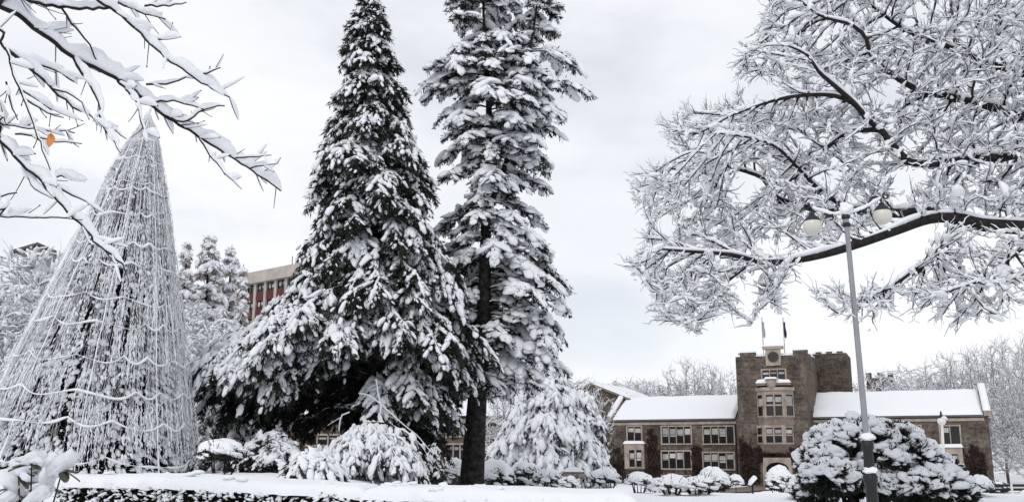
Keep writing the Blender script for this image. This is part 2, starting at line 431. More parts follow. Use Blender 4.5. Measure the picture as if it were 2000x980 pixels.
# --- the stone hall with the tower ------------------------------------------------
ALPHA = rad(22.8)
hall, H = bldg('stone_hall', 'long brown stone hall with a central crenellated tower and snow on its roofs', 'hall', 1443, 945, 110, ALPHA)
GZ = -3.2                                     # walls run well into the ground
VW, VR = 5.6, 11.8                            # set-back of the wings' fronts and ridges
uL, zE = H(1190, 817, VW); uT0, _ = H(1443, 860, VW); uT1 = H(1580, 800, 0)[0]; tow0 = 0.0
uR, zE2 = H(1930, 813, VW)
zE = (zE + zE2) / 2
zR = (H(1330, 776, VR)[1] + H(1760, 768, VR)[1]) / 2
towL, towR = H(1444, 860, 0)[0], H(1577, 800, 0)[0]
zT = H(1510, 688, 0)[1]
uRi = H(1592, 812, VW)[0]
towD = 12.6
def wing(u0, u1, nm):
    g = G(); box(g, u0, u1, VW, VR * 2 - VW, GZ, zE)
    for uu in ((u0, u0 + .4), (u1 - .4, u1)):   # gables
        a = [(uu[0], VW, zE), (uu[0], VR, zR), (uu[0], VR * 2 - VW, zE)]; b = [(uu[1], p[1], p[2]) for p in a]
        prism(g, None, a, b)
    g.build('wall', 'stone', hall, smooth=False, local=True)
    g = G()
    ov = 0.35
    a = [(u0 + .45, VW - ov, zE + .02), (u0 + .45, VR, zR + .02), (u0 + .45, VR * 2 - VW + ov, zE + .02), (u0 + .45, VR * 2 - VW + ov, zE - .18), (u0 + .45, VR, zR - .2), (u0 + .45, VW - ov, zE - .18)]
    b = [(u1 - .45, p[1], p[2]) for p in a]
    prism(g, None, a, b)
    rf = g.build('roof', 'slate', hall, smooth=False, local=True)
    g = G()
    snow_slab(g, [(u0 + .5, VW - ov - .05, zE + .03), (u1 - .5, VW - ov - .05, zE + .03), (u1 - .5, VR, zR + .03), (u0 + .5, VR, zR + .03)], 0.42, 60, 16, u0)
    snow_slab(g, [(u1 - .5, VR * 2 - VW + ov, zE + .03), (u0 + .5, VR * 2 - VW + ov, zE + .03), (u0 + .5, VR, zR + .03), (u1 - .5, VR, zR + .03)], 0.42, 30, 10, u0 + 3)
    g.build('roof_snow', 'snow', rf, local=True)
    g = G(); box(g, u0 + .41, u1 - .41, VW - .14, VW - .002, zE - .62, zE - .3); g.build('cornice', 'trim', hall, smooth=False, local=True)
wing(uL, uT0 + 0.2, 'left'); wing(uRi - 2.0, uR, 'right')
# raised gable copings with snow
def coping(u, w_):
    g = G(); s = G(); k = 0.55
    zz = [(VW - .35, zE - .1), (VR, zR + .35), (VR * 2 - VW + .35, zE - .1)]
    for (y0, z0), (y1, z1) in zip(zz[:-1], zz[1:]):
        a = [(u, y0, z0), (u + w_, y0, z0), (u + w_, y0, z0 + k), (u, y0, z0 + k)]
        b = [(u, y1, z1), (u + w_, y1, z1), (u + w_, y1, z1 + k), (u, y1, z1 + k)]
        prism(g, None, a, b)
        snow_slab(s, [(u - .08, y0, z0 + k + .005), (u + w_ + .08, y0, z0 + k + .005), (u + w_ + .08, y1, z1 + k + .005), (u - .08, y1, z1 + k + .005)], 0.3, 6, 12, u)
    c = g.build('gable_coping', 'trim', hall, smooth=False, local=True)
    s.build('coping_snow', 'snow', c, local=True)
coping(uL - .15, .55); coping(uR - .4, .6)
# kneeler stone at the left eave
# tower
g = G()
box(g, towL, towR, 0, towD, GZ, zT - .35)
g.build('tower', 'stone', hall, smooth=False, local=True)
tw = hall.children[-1]
g = G(); gs = G()
def merlon(px0, px1, pyt, v0=0.0, v1=0.6):
    u0 = H(px0, pyt, 0)[0]; u1 = H(px1, pyt, 0)[0]; z = H((px0 + px1) / 2, pyt, 0)[1]
    gm = G(); box(gm, u0, u1, v0, v1, zT - .349, z); gm.build('merlon', 'stone', tw, smooth=False, local=True)
    snow_slab(gs, [(u0 - .06, v0 - .06, z + .004), (u1 + .06, v0 - .06, z + .004), (u1 + .06, v1 + .06, z + .004), (u0 - .06, v1 + .06, z + .004)], 0.26, 12, 6, px0)
merlon(1445, 1475, 688); merlon(1548, 1576.5, 683)
for k in range(3):                            # side parapet, stepping back
    y0 = 1.9 + k * 3.6
    z = zT + .25
    gm = G(); box(gm, towR - .6, towR - .002, y0, y0 + 2.2, zT - .349, z); gm.build('merlon', 'stone', tw, smooth=False, local=True)
    snow_slab(gs, [(towR - .66, y0, z + .004), (towR + .05, y0, z + .004), (towR + .05, y0 + 2.2, z + .004), (towR - .66, y0 + 2.2, z + .004)], 0.25, 6, 10, k)
    gm = G(); box(gm, towL + .002, towL + .6, y0, y0 + 2.2, zT - .349, z); gm.build('merlon', 'stone', tw, smooth=False, local=True)
snow_slab(gs, [(towL + .02, .02, zT - .345), (towR - .02, .02, zT - .345), (towR - .02, towD, zT - .345), (towL + .02, towD, zT - .345)], 0.3, 24, 24, 9)
gs.build('tower_snow', 'snow', tw, local=True)
# emblem panel with its disc
u0, z1 = H(1495, 682, 0); u1, z0 = H(1526, 713, 0)
g = G(); box(g, u0, u1, -.22, -.003, z0, z1); box(g, u0 - .3, u1 + .3, -.42, .5, z1 + .002, z1 + .3)
pn = g.build('emblem_panel', 'trim', hall, smooth=False, local=True)
g = G(); uc, zc = H(1510.5, 697, 0); rr = 9.5 / 17.3
a = np.linspace(0, 2 * math.pi, 28, endpoint=False)
ringo = [(uc + rr * math.cos(t), -.222, zc + rr * math.sin(t)) for t in a]; ringi = [(uc + rr * math.cos(t), -.27, zc + rr * math.sin(t)) for t in a]
prism(g, None, ringo, ringi); g.build('round_emblem', 'disc', pn, smooth=False, local=True)
g = G(); rr2 = rr * 1.1
tubes(g, np.array([[(uc + rr2 * math.cos(t), -.24, zc + rr2 * math.sin(t)) for t in np.linspace(0, 2 * math.pi, 29)]]), np.full((1, 29), .05), 6)
g.build('emblem_rim', 'trim_dark', pn, local=True)
g = G(); snow_slab(g, [(u0 - .33, -.45, z1 + .303), (u1 + .33, -.45, z1 + .303), (u1 + .33, .52, z1 + .303), (u0 - .33, .52, z1 + .303)], .25, 12, 8, 2); g.build('ledge_snow', 'snow', pn, local=True)
# top three-light window, corbel and snowy ledge
def wpx(px0, py0, px1, py1, lights, v=0.0, **k):
    a, z1_ = H(px0, py0, v); b, z0_ = H(px1, py1, v)
    return window(hall, (a, v), (b, v), z0_, z1_, lights, **k)
wpx(1489, 723, 1534, 742, 3, blind=.35)
u0, z1 = H(1479, 749, 0); u1, z0 = H(1546, 752, 0)
g = G(); box(g, u0, u1, -1.0, -.003, z0, z1)
lg = g.build('stone_ledge', 'trim_dark', hall, smooth=False, local=True)
g = G(); snow_slab(g, [(u0 - .05, -1.05, z1 + .004), (u1 + .05, -1.05, z1 + .004), (u1 + .05, -.15, z1 + .004), (u0 - .05, -.15, z1 + .004)], .42, 22, 8, 4, edge=.4); g.build('ledge_snow', 'snow', lg, local=True)
uc, zc = H(1508.5, 741, 0)
g = G(); lathe(g, [(0.02, zc - 1.1), (.42, zc - .85), (.5, zc - .4), (.5, zc), (0.02, zc)], 14, (uc, -1.0, 0)); cb_ = g.build('corbel', 'trim', hall, local=True)
g = G(); snow_slab(g, [(uc - .7, -1.65, zc + .004), (uc + .7, -1.65, zc + .004), (uc + .7, -.6, zc + .004), (uc - .7, -.6, zc + .004)], .22, 10, 8, 5); g.build('corbel_snow', 'snow', cb_, local=True)
# two-storey oriel
def oriel(px0, px1, pyt, pyb, zt_py, zb_py, snow=True):
    a = H(px0, pyt, 0)[0]; b = H(px1, pyt, 0)[0]; z1_ = H(1510, pyt, 0)[1]; z0_ = H(1510, pyb, 0)[1]
    d, c = 1.0, 0.9
    fp = [(a, -.002), (a + c, -d), (b - c, -d), (b, -.002)]
    g = G(); prism(g, None, [(x, y, z0_) for x, y in fp], [(x, y, z1_) for x, y in fp])
    o_ = g.build('oriel', 'trim', hall, smooth=False, local=True)
    zt_, zb_ = H(1510, zt_py, 0)[1], H(1510, zb_py, 0)[1]
    kw = dict(transom=.5, depth=.1, fr=.1, bar=.16, blind=.4)
    def ins(p, q, m):
        p = np.array(p); q = np.array(q); t = (q - p) / np.linalg.norm(q - p); return p + t * m, q - t * m
    window(o_, *ins(fp[1], fp[2], .2), zb_, zt_, 2, **kw)
    window(o_, *ins(fp[0], fp[1], .2), zb_, zt_, 1, **kw); window(o_, *ins(fp[2], fp[3], .2), zb_, zt_, 1, **kw)
    return fp, z0_, z1_, o_
fp, z0o, z1o, o1 = oriel(1478, 1549, 763, 816, 771, 812)
fp2, z0p, z1p, o2 = oriel(1478, 1549, 830, 868, 835, 864)
def spread(fp, k):
    c = np.mean(np.array(fp), 0); return [(c[0] + (x - c[0]) * k, -.003 if y > -.1 else y - (k - 1) * 2) for x, y in fp]
g = G(); q = spread(fp, 1.08); prism(g, None, [(x, y, z1o + .003) for x, y in q], [(x, y, z1o + .35) for x, y in q]); oc = g.build('oriel_cornice', 'trim', hall, smooth=False, local=True)
g = G(); q = spread(fp, .98); prism(g, None, [(x, y, z1p + .003) for x, y in q], [(x, y, z0o - .003) for x, y in q]); g.build('oriel_panel', 'trim_dark', hall, smooth=False, local=True)
g = G(); q = spread(fp2, .97); qb = [(x, -.003 if y > -.1 else y * .35) for x, y in spread(fp2, .8)]
prism(g, None, [(x, y, z0p - .9) for x, y in qb], [(x, y, z0p - .003) for x, y in q]); g.build('oriel_base', 'trim_dark', hall, smooth=False, local=True)
# arched doorway
a0, zA = H(1485, 893, 0); a1, _ = H(1547, 893, 0); i0, zB = H(1497, 902, 0); i1 = H(1541, 902, 0)[0]
zs = H(1510, 915, 0)[1]; zb = -1.9; um = (i0 + i1) / 2
def arch(u0, u1, zsp, ztop, n=9):
    L_ = [(u0, zb)]; m = (u0 + u1) / 2
    for k in range(n + 1):
        t = k / n; L_.append((u0 + (m - u0) * (1 - math.cos(t * math.pi / 2)) ** .9, zsp + (ztop - zsp) * math.sin(t * math.pi / 2) ** .9))
    for k in range(n - 1, -1, -1):
        t = k / n; L_.append((u1 - (u1 - m) * (1 - math.cos(t * math.pi / 2)) ** .9, zsp + (ztop - zsp) * math.sin(t * math.pi / 2) ** .9))
    L_.append((u1, zb)); return L_
inn = arch(i0, i1, zs, zB)
n = len(inn); outp = []
for (u, z) in inn:
    tq = (u - um) / (i1 - um)
    outp.append((um + tq * (a1 - um), zb if z <= zb else zA - .0 if z > zs + .2 else z + (zA - zs) * .2))
g = G(); yf = -.55
for y0, y1 in ((yf, -.003),):
    A = [(u, y0, z) for u, z in inn]; B = [(u, y0, z) for u, z in outp]; A2 = [(u, y1, z) for u, z in inn]; B2 = [(u, y1, z) for u, z in outp]
    g.add(A + B, [(i, i + 1, n + i + 1, n + i) for i in range(n - 1)])
    g.add(A + A2, [(i, n + i, n + i + 1, i + 1) for i in range(n - 1)])
    g.add(B + B2, [(i, i + 1, n + i + 1, n + i) for i in range(n - 1)])
dr = g.build('doorway', 'trim', hall, smooth=False, local=True)
g = G(); A = [(u, -.02, z) for u, z in inn]; B = [(u, -.004, z) for u, z in inn]; prism(g, None, A, B); dd = g.build('door', 'door', dr, smooth=False, local=True)
g = G()
for uu in np.linspace(i0 + .3, i1 - .3, 6): box(g, uu - .03, uu + .03, -.06, -.021, zb, zs - .1)
box(g, i0 + .02, i1 - .02, -.07, -.0215, zs - .1, zs + .04); g.build('door_bars', 'sash', dr, smooth=False, local=True)
# wing windows
for (x0, y0, x1, y1, nl) in [(1226, 833, 1253, 861, 2), (1293, 833, 1350, 865, 4), (1374, 833, 1434, 865, 4), (1293, 881, 1350, 914, 4), (1374, 884, 1434, 915, 4), (1294, 929, 1349, 952, 4), (1226, 927, 1253, 950, 2),
                            (1836, 832, 1876, 866, 2), (1752, 832, 1800, 866, 4), (1664, 832, 1722, 866, 4), (1664, 882, 1722, 916, 4), (1752, 882, 1800, 916, 4)]:
    wpx(x0, y0, x1, y1, nl, v=VW, blind=.55)
def bay(px0, px1, pyt, pyb, nl, wx0, wx1, wy0, wy1):
    a, z1_ = H(px0, pyt, VW - .7); b, z0_ = H(px1, pyb, VW - .7)
    g = G(); box(g, a, b, VW - .7, VW - .003, z0_, z1_); o_ = g.build('bay', 'trim', hall, smooth=False, local=True)
    wa, t1 = H(wx0, wy0, VW - .7); wb, t0 = H(wx1, wy1, VW - .7)
    window(o_, (wa, VW - .7), (wb, VW - .7), t0, t1, nl, depth=.1, fr=.08, bar=.2, blind=.6)
    g = G(); snow_slab(g, [(a - .15, VW - .9, z1_ + .004), (b + .15, VW - .9, z1_ + .004), (b + .15, VW - .01, z1_ + .004), (a - .15, VW - .01, z1_ + .004)], .35, 14, 8, px0); g.build('bay_snow', 'snow', o_, local=True)
bay(1219, 1258, 866, 915, 2, 1229, 1254, 878, 911); bay(1833, 1884, 873, 925, 2, 1843, 1873, 886, 915)
# black downpipe on the left wing, next to the tower
g = G()
for px in (1437.5, ):
    u = H(px, 860, VW)[0]; tubes(g, np.array([[(u, VW - .12, GZ), (u, VW - .12, zE - .65)]]), np.full((1, 2), .09), 8)
g.build('downpipe', 'iron', hall, local=True)
# turret behind
VT = 13.2
t0_, zt1 = H(1586, 691, VT); t1_ = H(1653, 691, VT)[0]
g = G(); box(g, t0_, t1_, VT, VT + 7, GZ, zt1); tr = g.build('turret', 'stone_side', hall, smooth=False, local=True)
g = G()
for k in range(3):
    u = t0_ + (t1_ - t0_) * (.1 + .31 * k); box(g, u, u + .7, VT + .01, VT + .6, zt1 - .001, zt1 + .22)
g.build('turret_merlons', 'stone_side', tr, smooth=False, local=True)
g = G(); snow_slab(g, [(t0_, VT, zt1 + .003), (t1_, VT, zt1 + .003), (t1_, VT + 7, zt1 + .003), (t0_, VT + 7, zt1 + .003)], .35, 16, 12, 7); g.build('turret_snow', 'snow', tr, local=True)
# slit windows in the tower's side
for k in range(3):
    y0 = 3.0 + k * 2.3
    window(hall, (towR, y0), (towR, y0 + .7), zT - 6.2, zT - 2.0, 1, depth=.08, fr=.1, trimmat='trim_dark', sash=False)

# ivy on the walls (leafless creeper and dead leaves)
hallU = np.array([math.cos(ALPHA), -math.sin(ALPHA), 0]); hallV = np.array([math.sin(ALPHA), math.cos(ALPHA), 0]); hallO = np.array(hall.location)
def ivy(label, px0, px1, pyt, pyb, v, n, shape):
    a, z1_ = H(px0, pyt, v); b, z0_ = H(px1, pyb, v)
    base = hallO + hallU * ((a + b) / 2) + hallV * v; base[2] = -1.6
    t = thing('ivy', label, 'ivy', base, 'creepers on the stone hall')
    g = G(); gl = G()
    pts = []
    for k in range(9):                           # climbing stems
        u = rng.uniform(a, b) * .6 + (a + b) * .2; z = -1.7; st = [(u, z)]
        while z < z0_ + (z1_ - z0_) * rng.uniform(.5, 1.0):
            u += rng.normal(0, .18); z += .4; st.append((u, z))
        q = np.array([hallO + hallU * u_ + hallV * (v - .05) + np.array([0, 0, z_]) for u_, z_ in st])
        tubes(g, q[None], np.full((1, len(q)), .035), 4)
    g.build('stem', 'twig', t)
    u = rng.uniform(a, b, n); z = rng.uniform(z0_, z1_, n)
    keep = np.array([shape((uu - a) / (b - a), (zz - z0_) / (z1_ - z0_)) + .3 * mnoise.noise(Vector((uu * .8, zz * .8, 1))) + .25 * mnoise.noise(Vector((uu * 2.5, zz * 2.5, 5))) > .5 for uu, zz in zip(u, z)])
    u, z = u[keep], z[keep]; m = len(u)
    q = hallO + hallU[None] * u[:, None] - hallV[None] * (-v + .04 + rng.uniform(0, .12, m))[:, None] + np.array([0, 0, 1.0])[None] * z[:, None]
    blades(gl, q, unit(m) + np.array([0, 0, -.8]) - hallV * .3, rng.uniform(.18, .34, m), rng.uniform(.12, .24, m))
    gl.build('leaves', 'ivy', t)
ivy('dark red ivy climbing the foot of the tower left of its doorway', 1444, 1484, 845, 942, 0, 5200, lambda s, t: .95 - t * .55)
ivy('dark ivy spreading over the arch under the tower oriel', 1478, 1572, 868, 900, 0, 2000, lambda s, t: .55)
ivy('brown ivy on the wall between the left bay and the middle windows', 1259, 1291, 836, 942, VW, 3200, lambda s, t: .95 - abs(s - .5) * .9 - .25 * t)
ivy('ivy strip on the wall between the middle and right window columns', 1351, 1372, 868, 942, VW, 2000, lambda s, t: .85 - t * .3)
ivy('dark ivy filling the lower left corner of the hall', 1192, 1224, 858, 942, VW, 2400, lambda s, t: .75 - t * .35)
ivy('big rounded patch of reddish ivy at the right end of the hall', 1885, 1928, 862, 945, VW, 4600, lambda s, t: 1.05 - .7 * t * t - .3 * abs(s - .5))
ivy('dark ivy along the foot of the wall below the middle windows', 1259, 1440, 917, 945, VW, 3800, lambda s, t: .8 - t * .6)

# flagpoles on the tower
for (px, fm, lab) in ((1491.5, 'flag_pale', 'thin flagpole with a limp pale flag on the tower roof'), (1533, 'flag_dark', 'thin flagpole with a limp dark navy flag on the tower roof')):
    u = H(px, 690, 1.5)[0]; z0_ = zT - .3; z1_ = H(px, 622, 1.5)[1]
    p = hallO + hallU * u + hallV * 1.5; p[2] = z0_
    t = thing('flagpole', lab, 'flagpole', p, 'flagpoles on the tower')
    g = G(); lathe(g, [(.05, z0_), (.045, z1_), (.09, z1_ + .05), (.0, z1_ + .16)], 8, (p[0], p[1], 0)); g.build('pole', 'steel', t)
    g = G(); zz = np.linspace(z1_ - .3, z1_ - 2.1, 12); nn = 7
    vv = []
    for k, z in enumerate(zz):
        for j in range(nn):
            s = j / (nn - 1); wv = .2 * (1 - .25 * math.sin(k * .6))
            vv.append((p[0] + .06 + s * wv, p[1] + .12 * math.sin(s * 9 + k * .3), z - .15 * s))
    f = [(k * nn + j, k * nn + j + 1, (k + 1) * nn + j + 1, (k + 1) * nn + j) for k in range(11) for j in range(nn - 1)]
    g.add(vv, f); g.build('flag', fm, t)

# --- gabled stone house behind the left wing --------------------------------------
gh, HG = bldg('gabled_house', 'brown gabled stone house behind the left end of the hall', 'house', 1150, 900, 128, ALPHA)
gl0, zpk = HG(1155, 752, 0); gr0, zev = HG(1226, 780, 0); gl_ = gl0 - (gr0 - gl0)
zev = min(zev, zpk - 1.2)
g = G(); a = [(gl_, 0, GZ), (gr0, 0, GZ), (gr0, 0, zev), (gl0, 0, zpk), (gl_, 0, zev)]; prism(g, None, a, [(x, 18, z) for x, y, z in a]); g.build('wall', 'stone', gh, smooth=False, local=True)
g = G(); gs = G()
for sgn, xe in ((1, gr0 + .4), (-1, gl_ - .4)):
    ze = zev - .4 * (zpk - zev) / (gr0 - gl0)
    a = [(gl0, -.4, zpk + .03), (xe, -.4, ze + .03), (xe, -.4, ze + .3), (gl0, -.4, zpk + .3)]; prism(g, None, a, [(x, 18.4, z) for x, y, z in a])
    q = [(gl0, -.45, zpk + .305), (xe, -.45, ze + .305), (xe, 18.4, ze + .305), (gl0, 18.4, zpk + .305)]
    snow_slab(gs, q if sgn > 0 else [q[1], q[0], q[3], q[2]], .4, 16, 20, 3 + sgn)
rf = g.build('roof', 'trim_dark', gh, smooth=False, local=True); gs.build('roof_snow', 'snow', rf, local=True)
window(gh, (gl0 - 1.2, 0), (gl0 + 1.2, 0), zev - 3, zev - .8, 2, blind=.4)

# --- stone building behind the cedars ----------------------------------------------
bh, HB = bldg('stone_hall', 'brown stone hall half hidden behind the big cedars', 'hall', 452, 905, 72, rad(-8))
b0, zbe = HB(452, 806, 0); b1, _ = HB(992, 806, 0)
zbe = HB(900, 812, 0)[1]
g = G(); box(g, b0, b1, 0, 10, GZ, zbe); g.build('wall', 'stone', bh, smooth=False, local=True)
g = G(); a = [(b0 - .3, -.5, zbe + .003), (b0 - .3, 5, zbe + 2.2), (b0 - .3, 10.5, zbe + .003)]; prism(g, None, a, [(b1 + .3, y, z) for x, y, z in a]); rf = g.build('roof', 'slate', bh, smooth=False, local=True)
g = G(); snow_slab(g, [(b0 - .35, -.55, zbe + .02), (b1 + .35, -.55, zbe + .02), (b1 + .35, 5, zbe + 2.23), (b0 - .35, 5, zbe + 2.23)], .35, 40, 10, 1); g.build('roof_snow', 'snow', rf, local=True)
g = G(); box(g, b0 - .1, b1 + .1, -.2, -.003, zbe - .5, zbe - .2); g.build('cornice', 'trim', bh, smooth=False, local=True)
for (x0, y0, x1, y1, nl) in [(873, 826, 910, 850, 3), (943, 826, 984, 852, 3), (943, 868, 984, 905, 3), (873, 868, 910, 905, 3), (502, 850, 560, 868, 3), (502, 874, 560, 905, 3), (600, 850, 660, 868, 3), (760, 850, 815, 868, 3), (462, 850, 480, 900, 1)]:
    a_, z1_ = HB(x0, y0, 0); b_, z0_ = HB(x1, y1, 0); window(bh, (a_, 0), (b_, 0), z0_, z1_, nl, blind=.3, fr=.14)

# --- concrete block with red panels -------------------------------------------------
mb, HM = bldg('office_block', 'concrete block with red panels between ribs above the left trees', 'building', 590, 640, 118, rad(40))
m1 = 14.0
m0, _ = HM(462, 545, 0)
zt_ = HM(530, 527, 0)[1]; zp = HM(530, 549, 0)[1]
g = G(); box(g, m0, m1, 0, 14, 4, zp); g.build('wall', 'concrete', mb, smooth=False, local=True)
g = G(); box(g, m0 - .5, m1 + .5, -.7, 14.5, zp + .003, zt_); pr = g.build('parapet', 'concrete', mb, smooth=False, local=True)
g = G(); snow_slab(g, [(m0 - .5, -.7, zt_ + .003), (m1 + .5, -.7, zt_ + .003), (m1 + .5, 14.5, zt_ + .003), (m0 - .5, 14.5, zt_ + .003)], .4, 30, 12, 1); box(g, -3.6, -1.9, 2, 3.4, zt_ + .1, zt_ + 1.0); g.build('roof_snow', 'snow', pr, local=True)
us = np.arange(m0 + .3, m1, 2.15)
ph = 2.2
for u in us:
    g = G(); box(g, u - .24, u + .24, -.28, -.003, 4, zp); g.build('rib', 'concrete', mb, smooth=False, local=True)
for a_, b_ in zip(us[:-1], us[1:]):
    for k in range(6):
        zt2 = zp - k * ph - .12
        g = G(); box(g, a_ + .304, b_ - .304, -.2, -.004, zt2 - ph + .02, zt2 - 1.08); g.build('red_panel', 'red', mb, smooth=False, local=True)
        window(mb, (a_ + .42, -.0), (b_ - .42, 0), zt2 - 1.0, zt2 - .04, 2, depth=.12, fr=.06, bar=.07, blind=.7, trimmat='sash', sash=False)
g = G(); u_, y_ = HM(570, 527, 2)[0], 2.0
for dx in (0, .7): tubes(g, np.array([[(u_ + dx, y_, zt_), (u_ + dx, y_, zt_ + 1.9 - dx)]]), np.full((1, 2), .05), 6)
g.build('roof_mast', 'iron', mb, local=True)

# --- small grey building behind the left trees ---------------------------------------
sh, HS = bldg('grey_house', 'small grey building with a low pitched roof among the left trees', 'house', 75, 520, 95, rad(-20))
s0, zse = HS(28, 493, 0); s1, _ = HS(118, 496, 0); sm, zsp = HS(74, 479, 0)
g = G(); a = [(s0 + .3, 0, 8), (s1 - .3, 0, 8), (s1 - .3, 0, zse), (sm, 0, zsp - .1), (s0 + .3, 0, zse)]; prism(g, None, a, [(x, 9, z) for x, y, z in a]); g.build('wall', 'greywall', sh, smooth=False, local=True)
g = G()
for xe in (s0 - .1, s1 + .1):
    a = [(sm, -.5, zsp), (xe, -.5, zse - .02), (xe, -.5, zse + .2), (sm, -.5, zsp + .22)]; prism(g, None, a, [(x, 9.5, z) for x, y, z in a])
rf = g.build('roof', 'slate', sh, smooth=False, local=True)
window(sh, (sm - .9, 0), (sm + .5, 0), zse - 1.0, zse - .1, 2, depth=.1, fr=.08, blind=0, sash=False)

# --- paved path to the door ------------------------------------------------------------
g = G(); pu = (i0 + i1) / 2
ys = np.linspace(-.6, -58, 40); vv = []
for k, y in enumerate(ys):
    for j in (-1, -.33, .33, 1):
        q = hallO + hallU * (pu + j * 2.6) + hallV * y
        vv.append((q[0], q[1], tz(q[0], q[1]) + .10))
g.add(vv, [(k * 4 + j, k * 4 + j + 1, k * 4 + j + 5, k * 4 + j + 4) for k in range(39) for j in range(3)])
o = g.build('path', 'paving'); o['kind'] = 'structure'

# ------------------------------------------------------------------ trees
def profile(rows, Y, axis):
    """rows (py, xl, xr) -> function(z) giving left and right reach in metres about the axis function(z)->x,y"""
    r = [(P(CX, py, Y)[2], xl, xr, py) for py, xl, xr in rows]
    r.sort()
    zz = np.array([a[0] for a in r]); wl = []; wr = []
    for z, xl, xr, py in r:
        ax = axis(z)[0]
        wl.append(max(.05, ax - P(xl, py, Y)[0])); wr.append(max(.05, P(xr, py, Y)[0] - ax))
    return lambda z: (np.interp(z, zz, wl), np.interp(z, zz, wr))

def snow_conifer(parent, trunk, reach, z_lo, z_hi, nb, droop=.35, tw_len=(.35, .8), twigs=9, cover=.8, lump=(.17, .085, .06), mat_n='needle', blade=(.10, .2, .028), nblade=34,
                 flat=.0, inner=.35, az_range=None, trunk_r=None, sub=2, bark='bark', power=1.0, tier=0.0, foliage_name='foliage', sag=.5, keep=None, pad=1.0, clumpy=.7, lenvar=(.72, 1.06), dust=1.6, over=.22):
    tk = np.array(trunk, float); o_ = np.argsort(tk[:, 2]); tk = tk[o_]
    axis = lambda z: np.stack([np.interp(z, tk[:, 2], tk[:, 0]), np.interp(z, tk[:, 2], tk[:, 1])], -1)
    u = rng.random(nb) ** power
    zt = z_lo + (z_hi - z_lo) * u
    if tier > 0: zt = np.round(zt / tier) * tier + rng.normal(0, tier * .16, nb)
    az = rng.uniform(0, 2 * math.pi, nb) if az_range is None else rng.uniform(az_range[0], az_range[1], nb)
    d = np.stack([np.cos(az), np.sin(az), np.zeros(nb)], -1)
    wl, wr = reach(zt); k = (d[:, 0] + 1) / 2
    Lb = (wl * (1 - k) + wr * k) * rng.uniform(*lenvar, nb)
    if keep is not None:
        m = keep(zt, d, Lb); zt, d, Lb, az = zt[m], d[m], Lb[m], az[m]; nb = len(zt)
    za = np.minimum(zt + droop * Lb * rng.uniform(.6, 1.3, nb), z_hi + .15)
    start = np.concatenate([axis(za), za[:, None]], 1); tip = np.concatenate([axis(zt), zt[:, None]], 1) + d * Lb[:, None]
    ns = 8; s = np.linspace(0, 1, ns)
    def along(ss):
        q = start[:, None] * (1 - ss)[..., None] + tip[:, None] * ss[..., None]
        q[..., 2] = za[:, None] + (zt - za)[:, None] * ss ** 1.9 + .07 * Lb[:, None] * np.sin(ss * math.pi)
        return q
    br = along(np.broadcast_to(s, (nb, ns)))
    br[:, 1:-1] += rng.normal(0, .03, (nb, ns - 2, 3)) * Lb[:, None, None] * .5
    g = G()
    if trunk_r is not None:
        tp = smooth_path(tk, .35); R = np.interp(tp[:, 2], [z for z, _ in trunk_r], [r for _, r in trunk_r]); tubes(g, tp, R, 12)
    tubes(g, br, (.012 + .012 * Lb)[:, None] * np.linspace(1, .25, ns)[None], 5)
    g.build('trunk', bark, parent)
    # twigs
    TS, TD, TL, SS = [], [], [], []
    for b in range(nb):
        n = max(3, int(twigs * (0.4 + Lb[b])))
        ss = inner + (1 - inner) * (np.arange(n) + rng.random(n)) / n
        q = br[b]; x = ss * (ns - 1); i = np.minimum(x.astype(int), ns - 2); fr_ = (x - i)[:, None]
        p0 = q[i] * (1 - fr_) + q[i + 1] * fr_; tg = nrm(q[i + 1] - q[i])
        sd = np.cross(tg, np.array([0, 0, 1.0])); sd = nrm(sd)
        a = rng.uniform(.6, 1.25, n) * rng.choice([-1, 1], n); a = np.where(ss > .93, a * .25, a)
        dd = tg * np.cos(a)[:, None] + sd * np.sin(a)[:, None] + rng.normal(0, .12, (n, 3)); dd[:, 2] -= flat * 0 + sag * rng.uniform(.2, 1.1, n)
        TS.append(p0); TD.append(nrm(dd)); TL.append(rng.uniform(*tw_len, n) * (1.1 - .45 * ss) * min(1.15, .35 + .4 * Lb[b])); SS.append(ss)
    TS, TD, TL, SS = map(np.concatenate, (TS, TD, TL, SS)); nt_ = len(TS)
    gf = G()
    for k in range(1):
        m = np.maximum(6, (nblade * (0.4 + TL)).astype(int)); ii = np.repeat(np.arange(nt_), m); uu = rng.random(len(ii))
        q = TS[ii] + TD[ii] * (TL[ii] * uu)[:, None]; q[:, 2] -= .22 * sag * TL[ii] * uu ** 2 + rng.random(len(ii)) * .05; q[:, 2] += np.where(rng.random(len(ii)) < over, rng.uniform(.05, .14, len(ii)), 0)
        bd = TD[ii] * .55 + unit(len(ii)) * .75; bd[:, 2] -= .25 + .3 * sag
        blades(gf, q, bd, rng.uniform(blade[0], blade[1], len(ii)), blade[2] * rng.uniform(.7, 1.4, len(ii)))
    gf.build(foliage_name, mat_n, parent)
    gs = G()
    pr = rng.random(nt_); clump = np.array([mnoise.noise(Vector(p * .9)) for p in TS]); ok = pr < cover * (1 + clumpy * clump)
    nl = 1 + (TL / .21).astype(int)
    ii = np.repeat(np.arange(nt_)[ok], nl[ok]); jj = np.concatenate([np.arange(a) for a in nl[ok]]) if ok.any() else np.array([])
    uu = (jj + rng.uniform(.2, .8, len(ii))) / nl[ii]
    q = TS[ii] + TD[ii] * (TL[ii] * uu)[:, None] + rng.normal(0, .03, (len(ii), 3)); q[:, 2] -= .22 * sag * TL[ii] * uu ** 2
    tg = TD[ii].copy(); tg[:, 2] -= .4 * sag * uu
    f = np.clip(np.exp(rng.normal(-.18, .38, len(ii))), .3, 1.55) * (.65 + .35 * TL[ii] / tw_len[1]) * pad
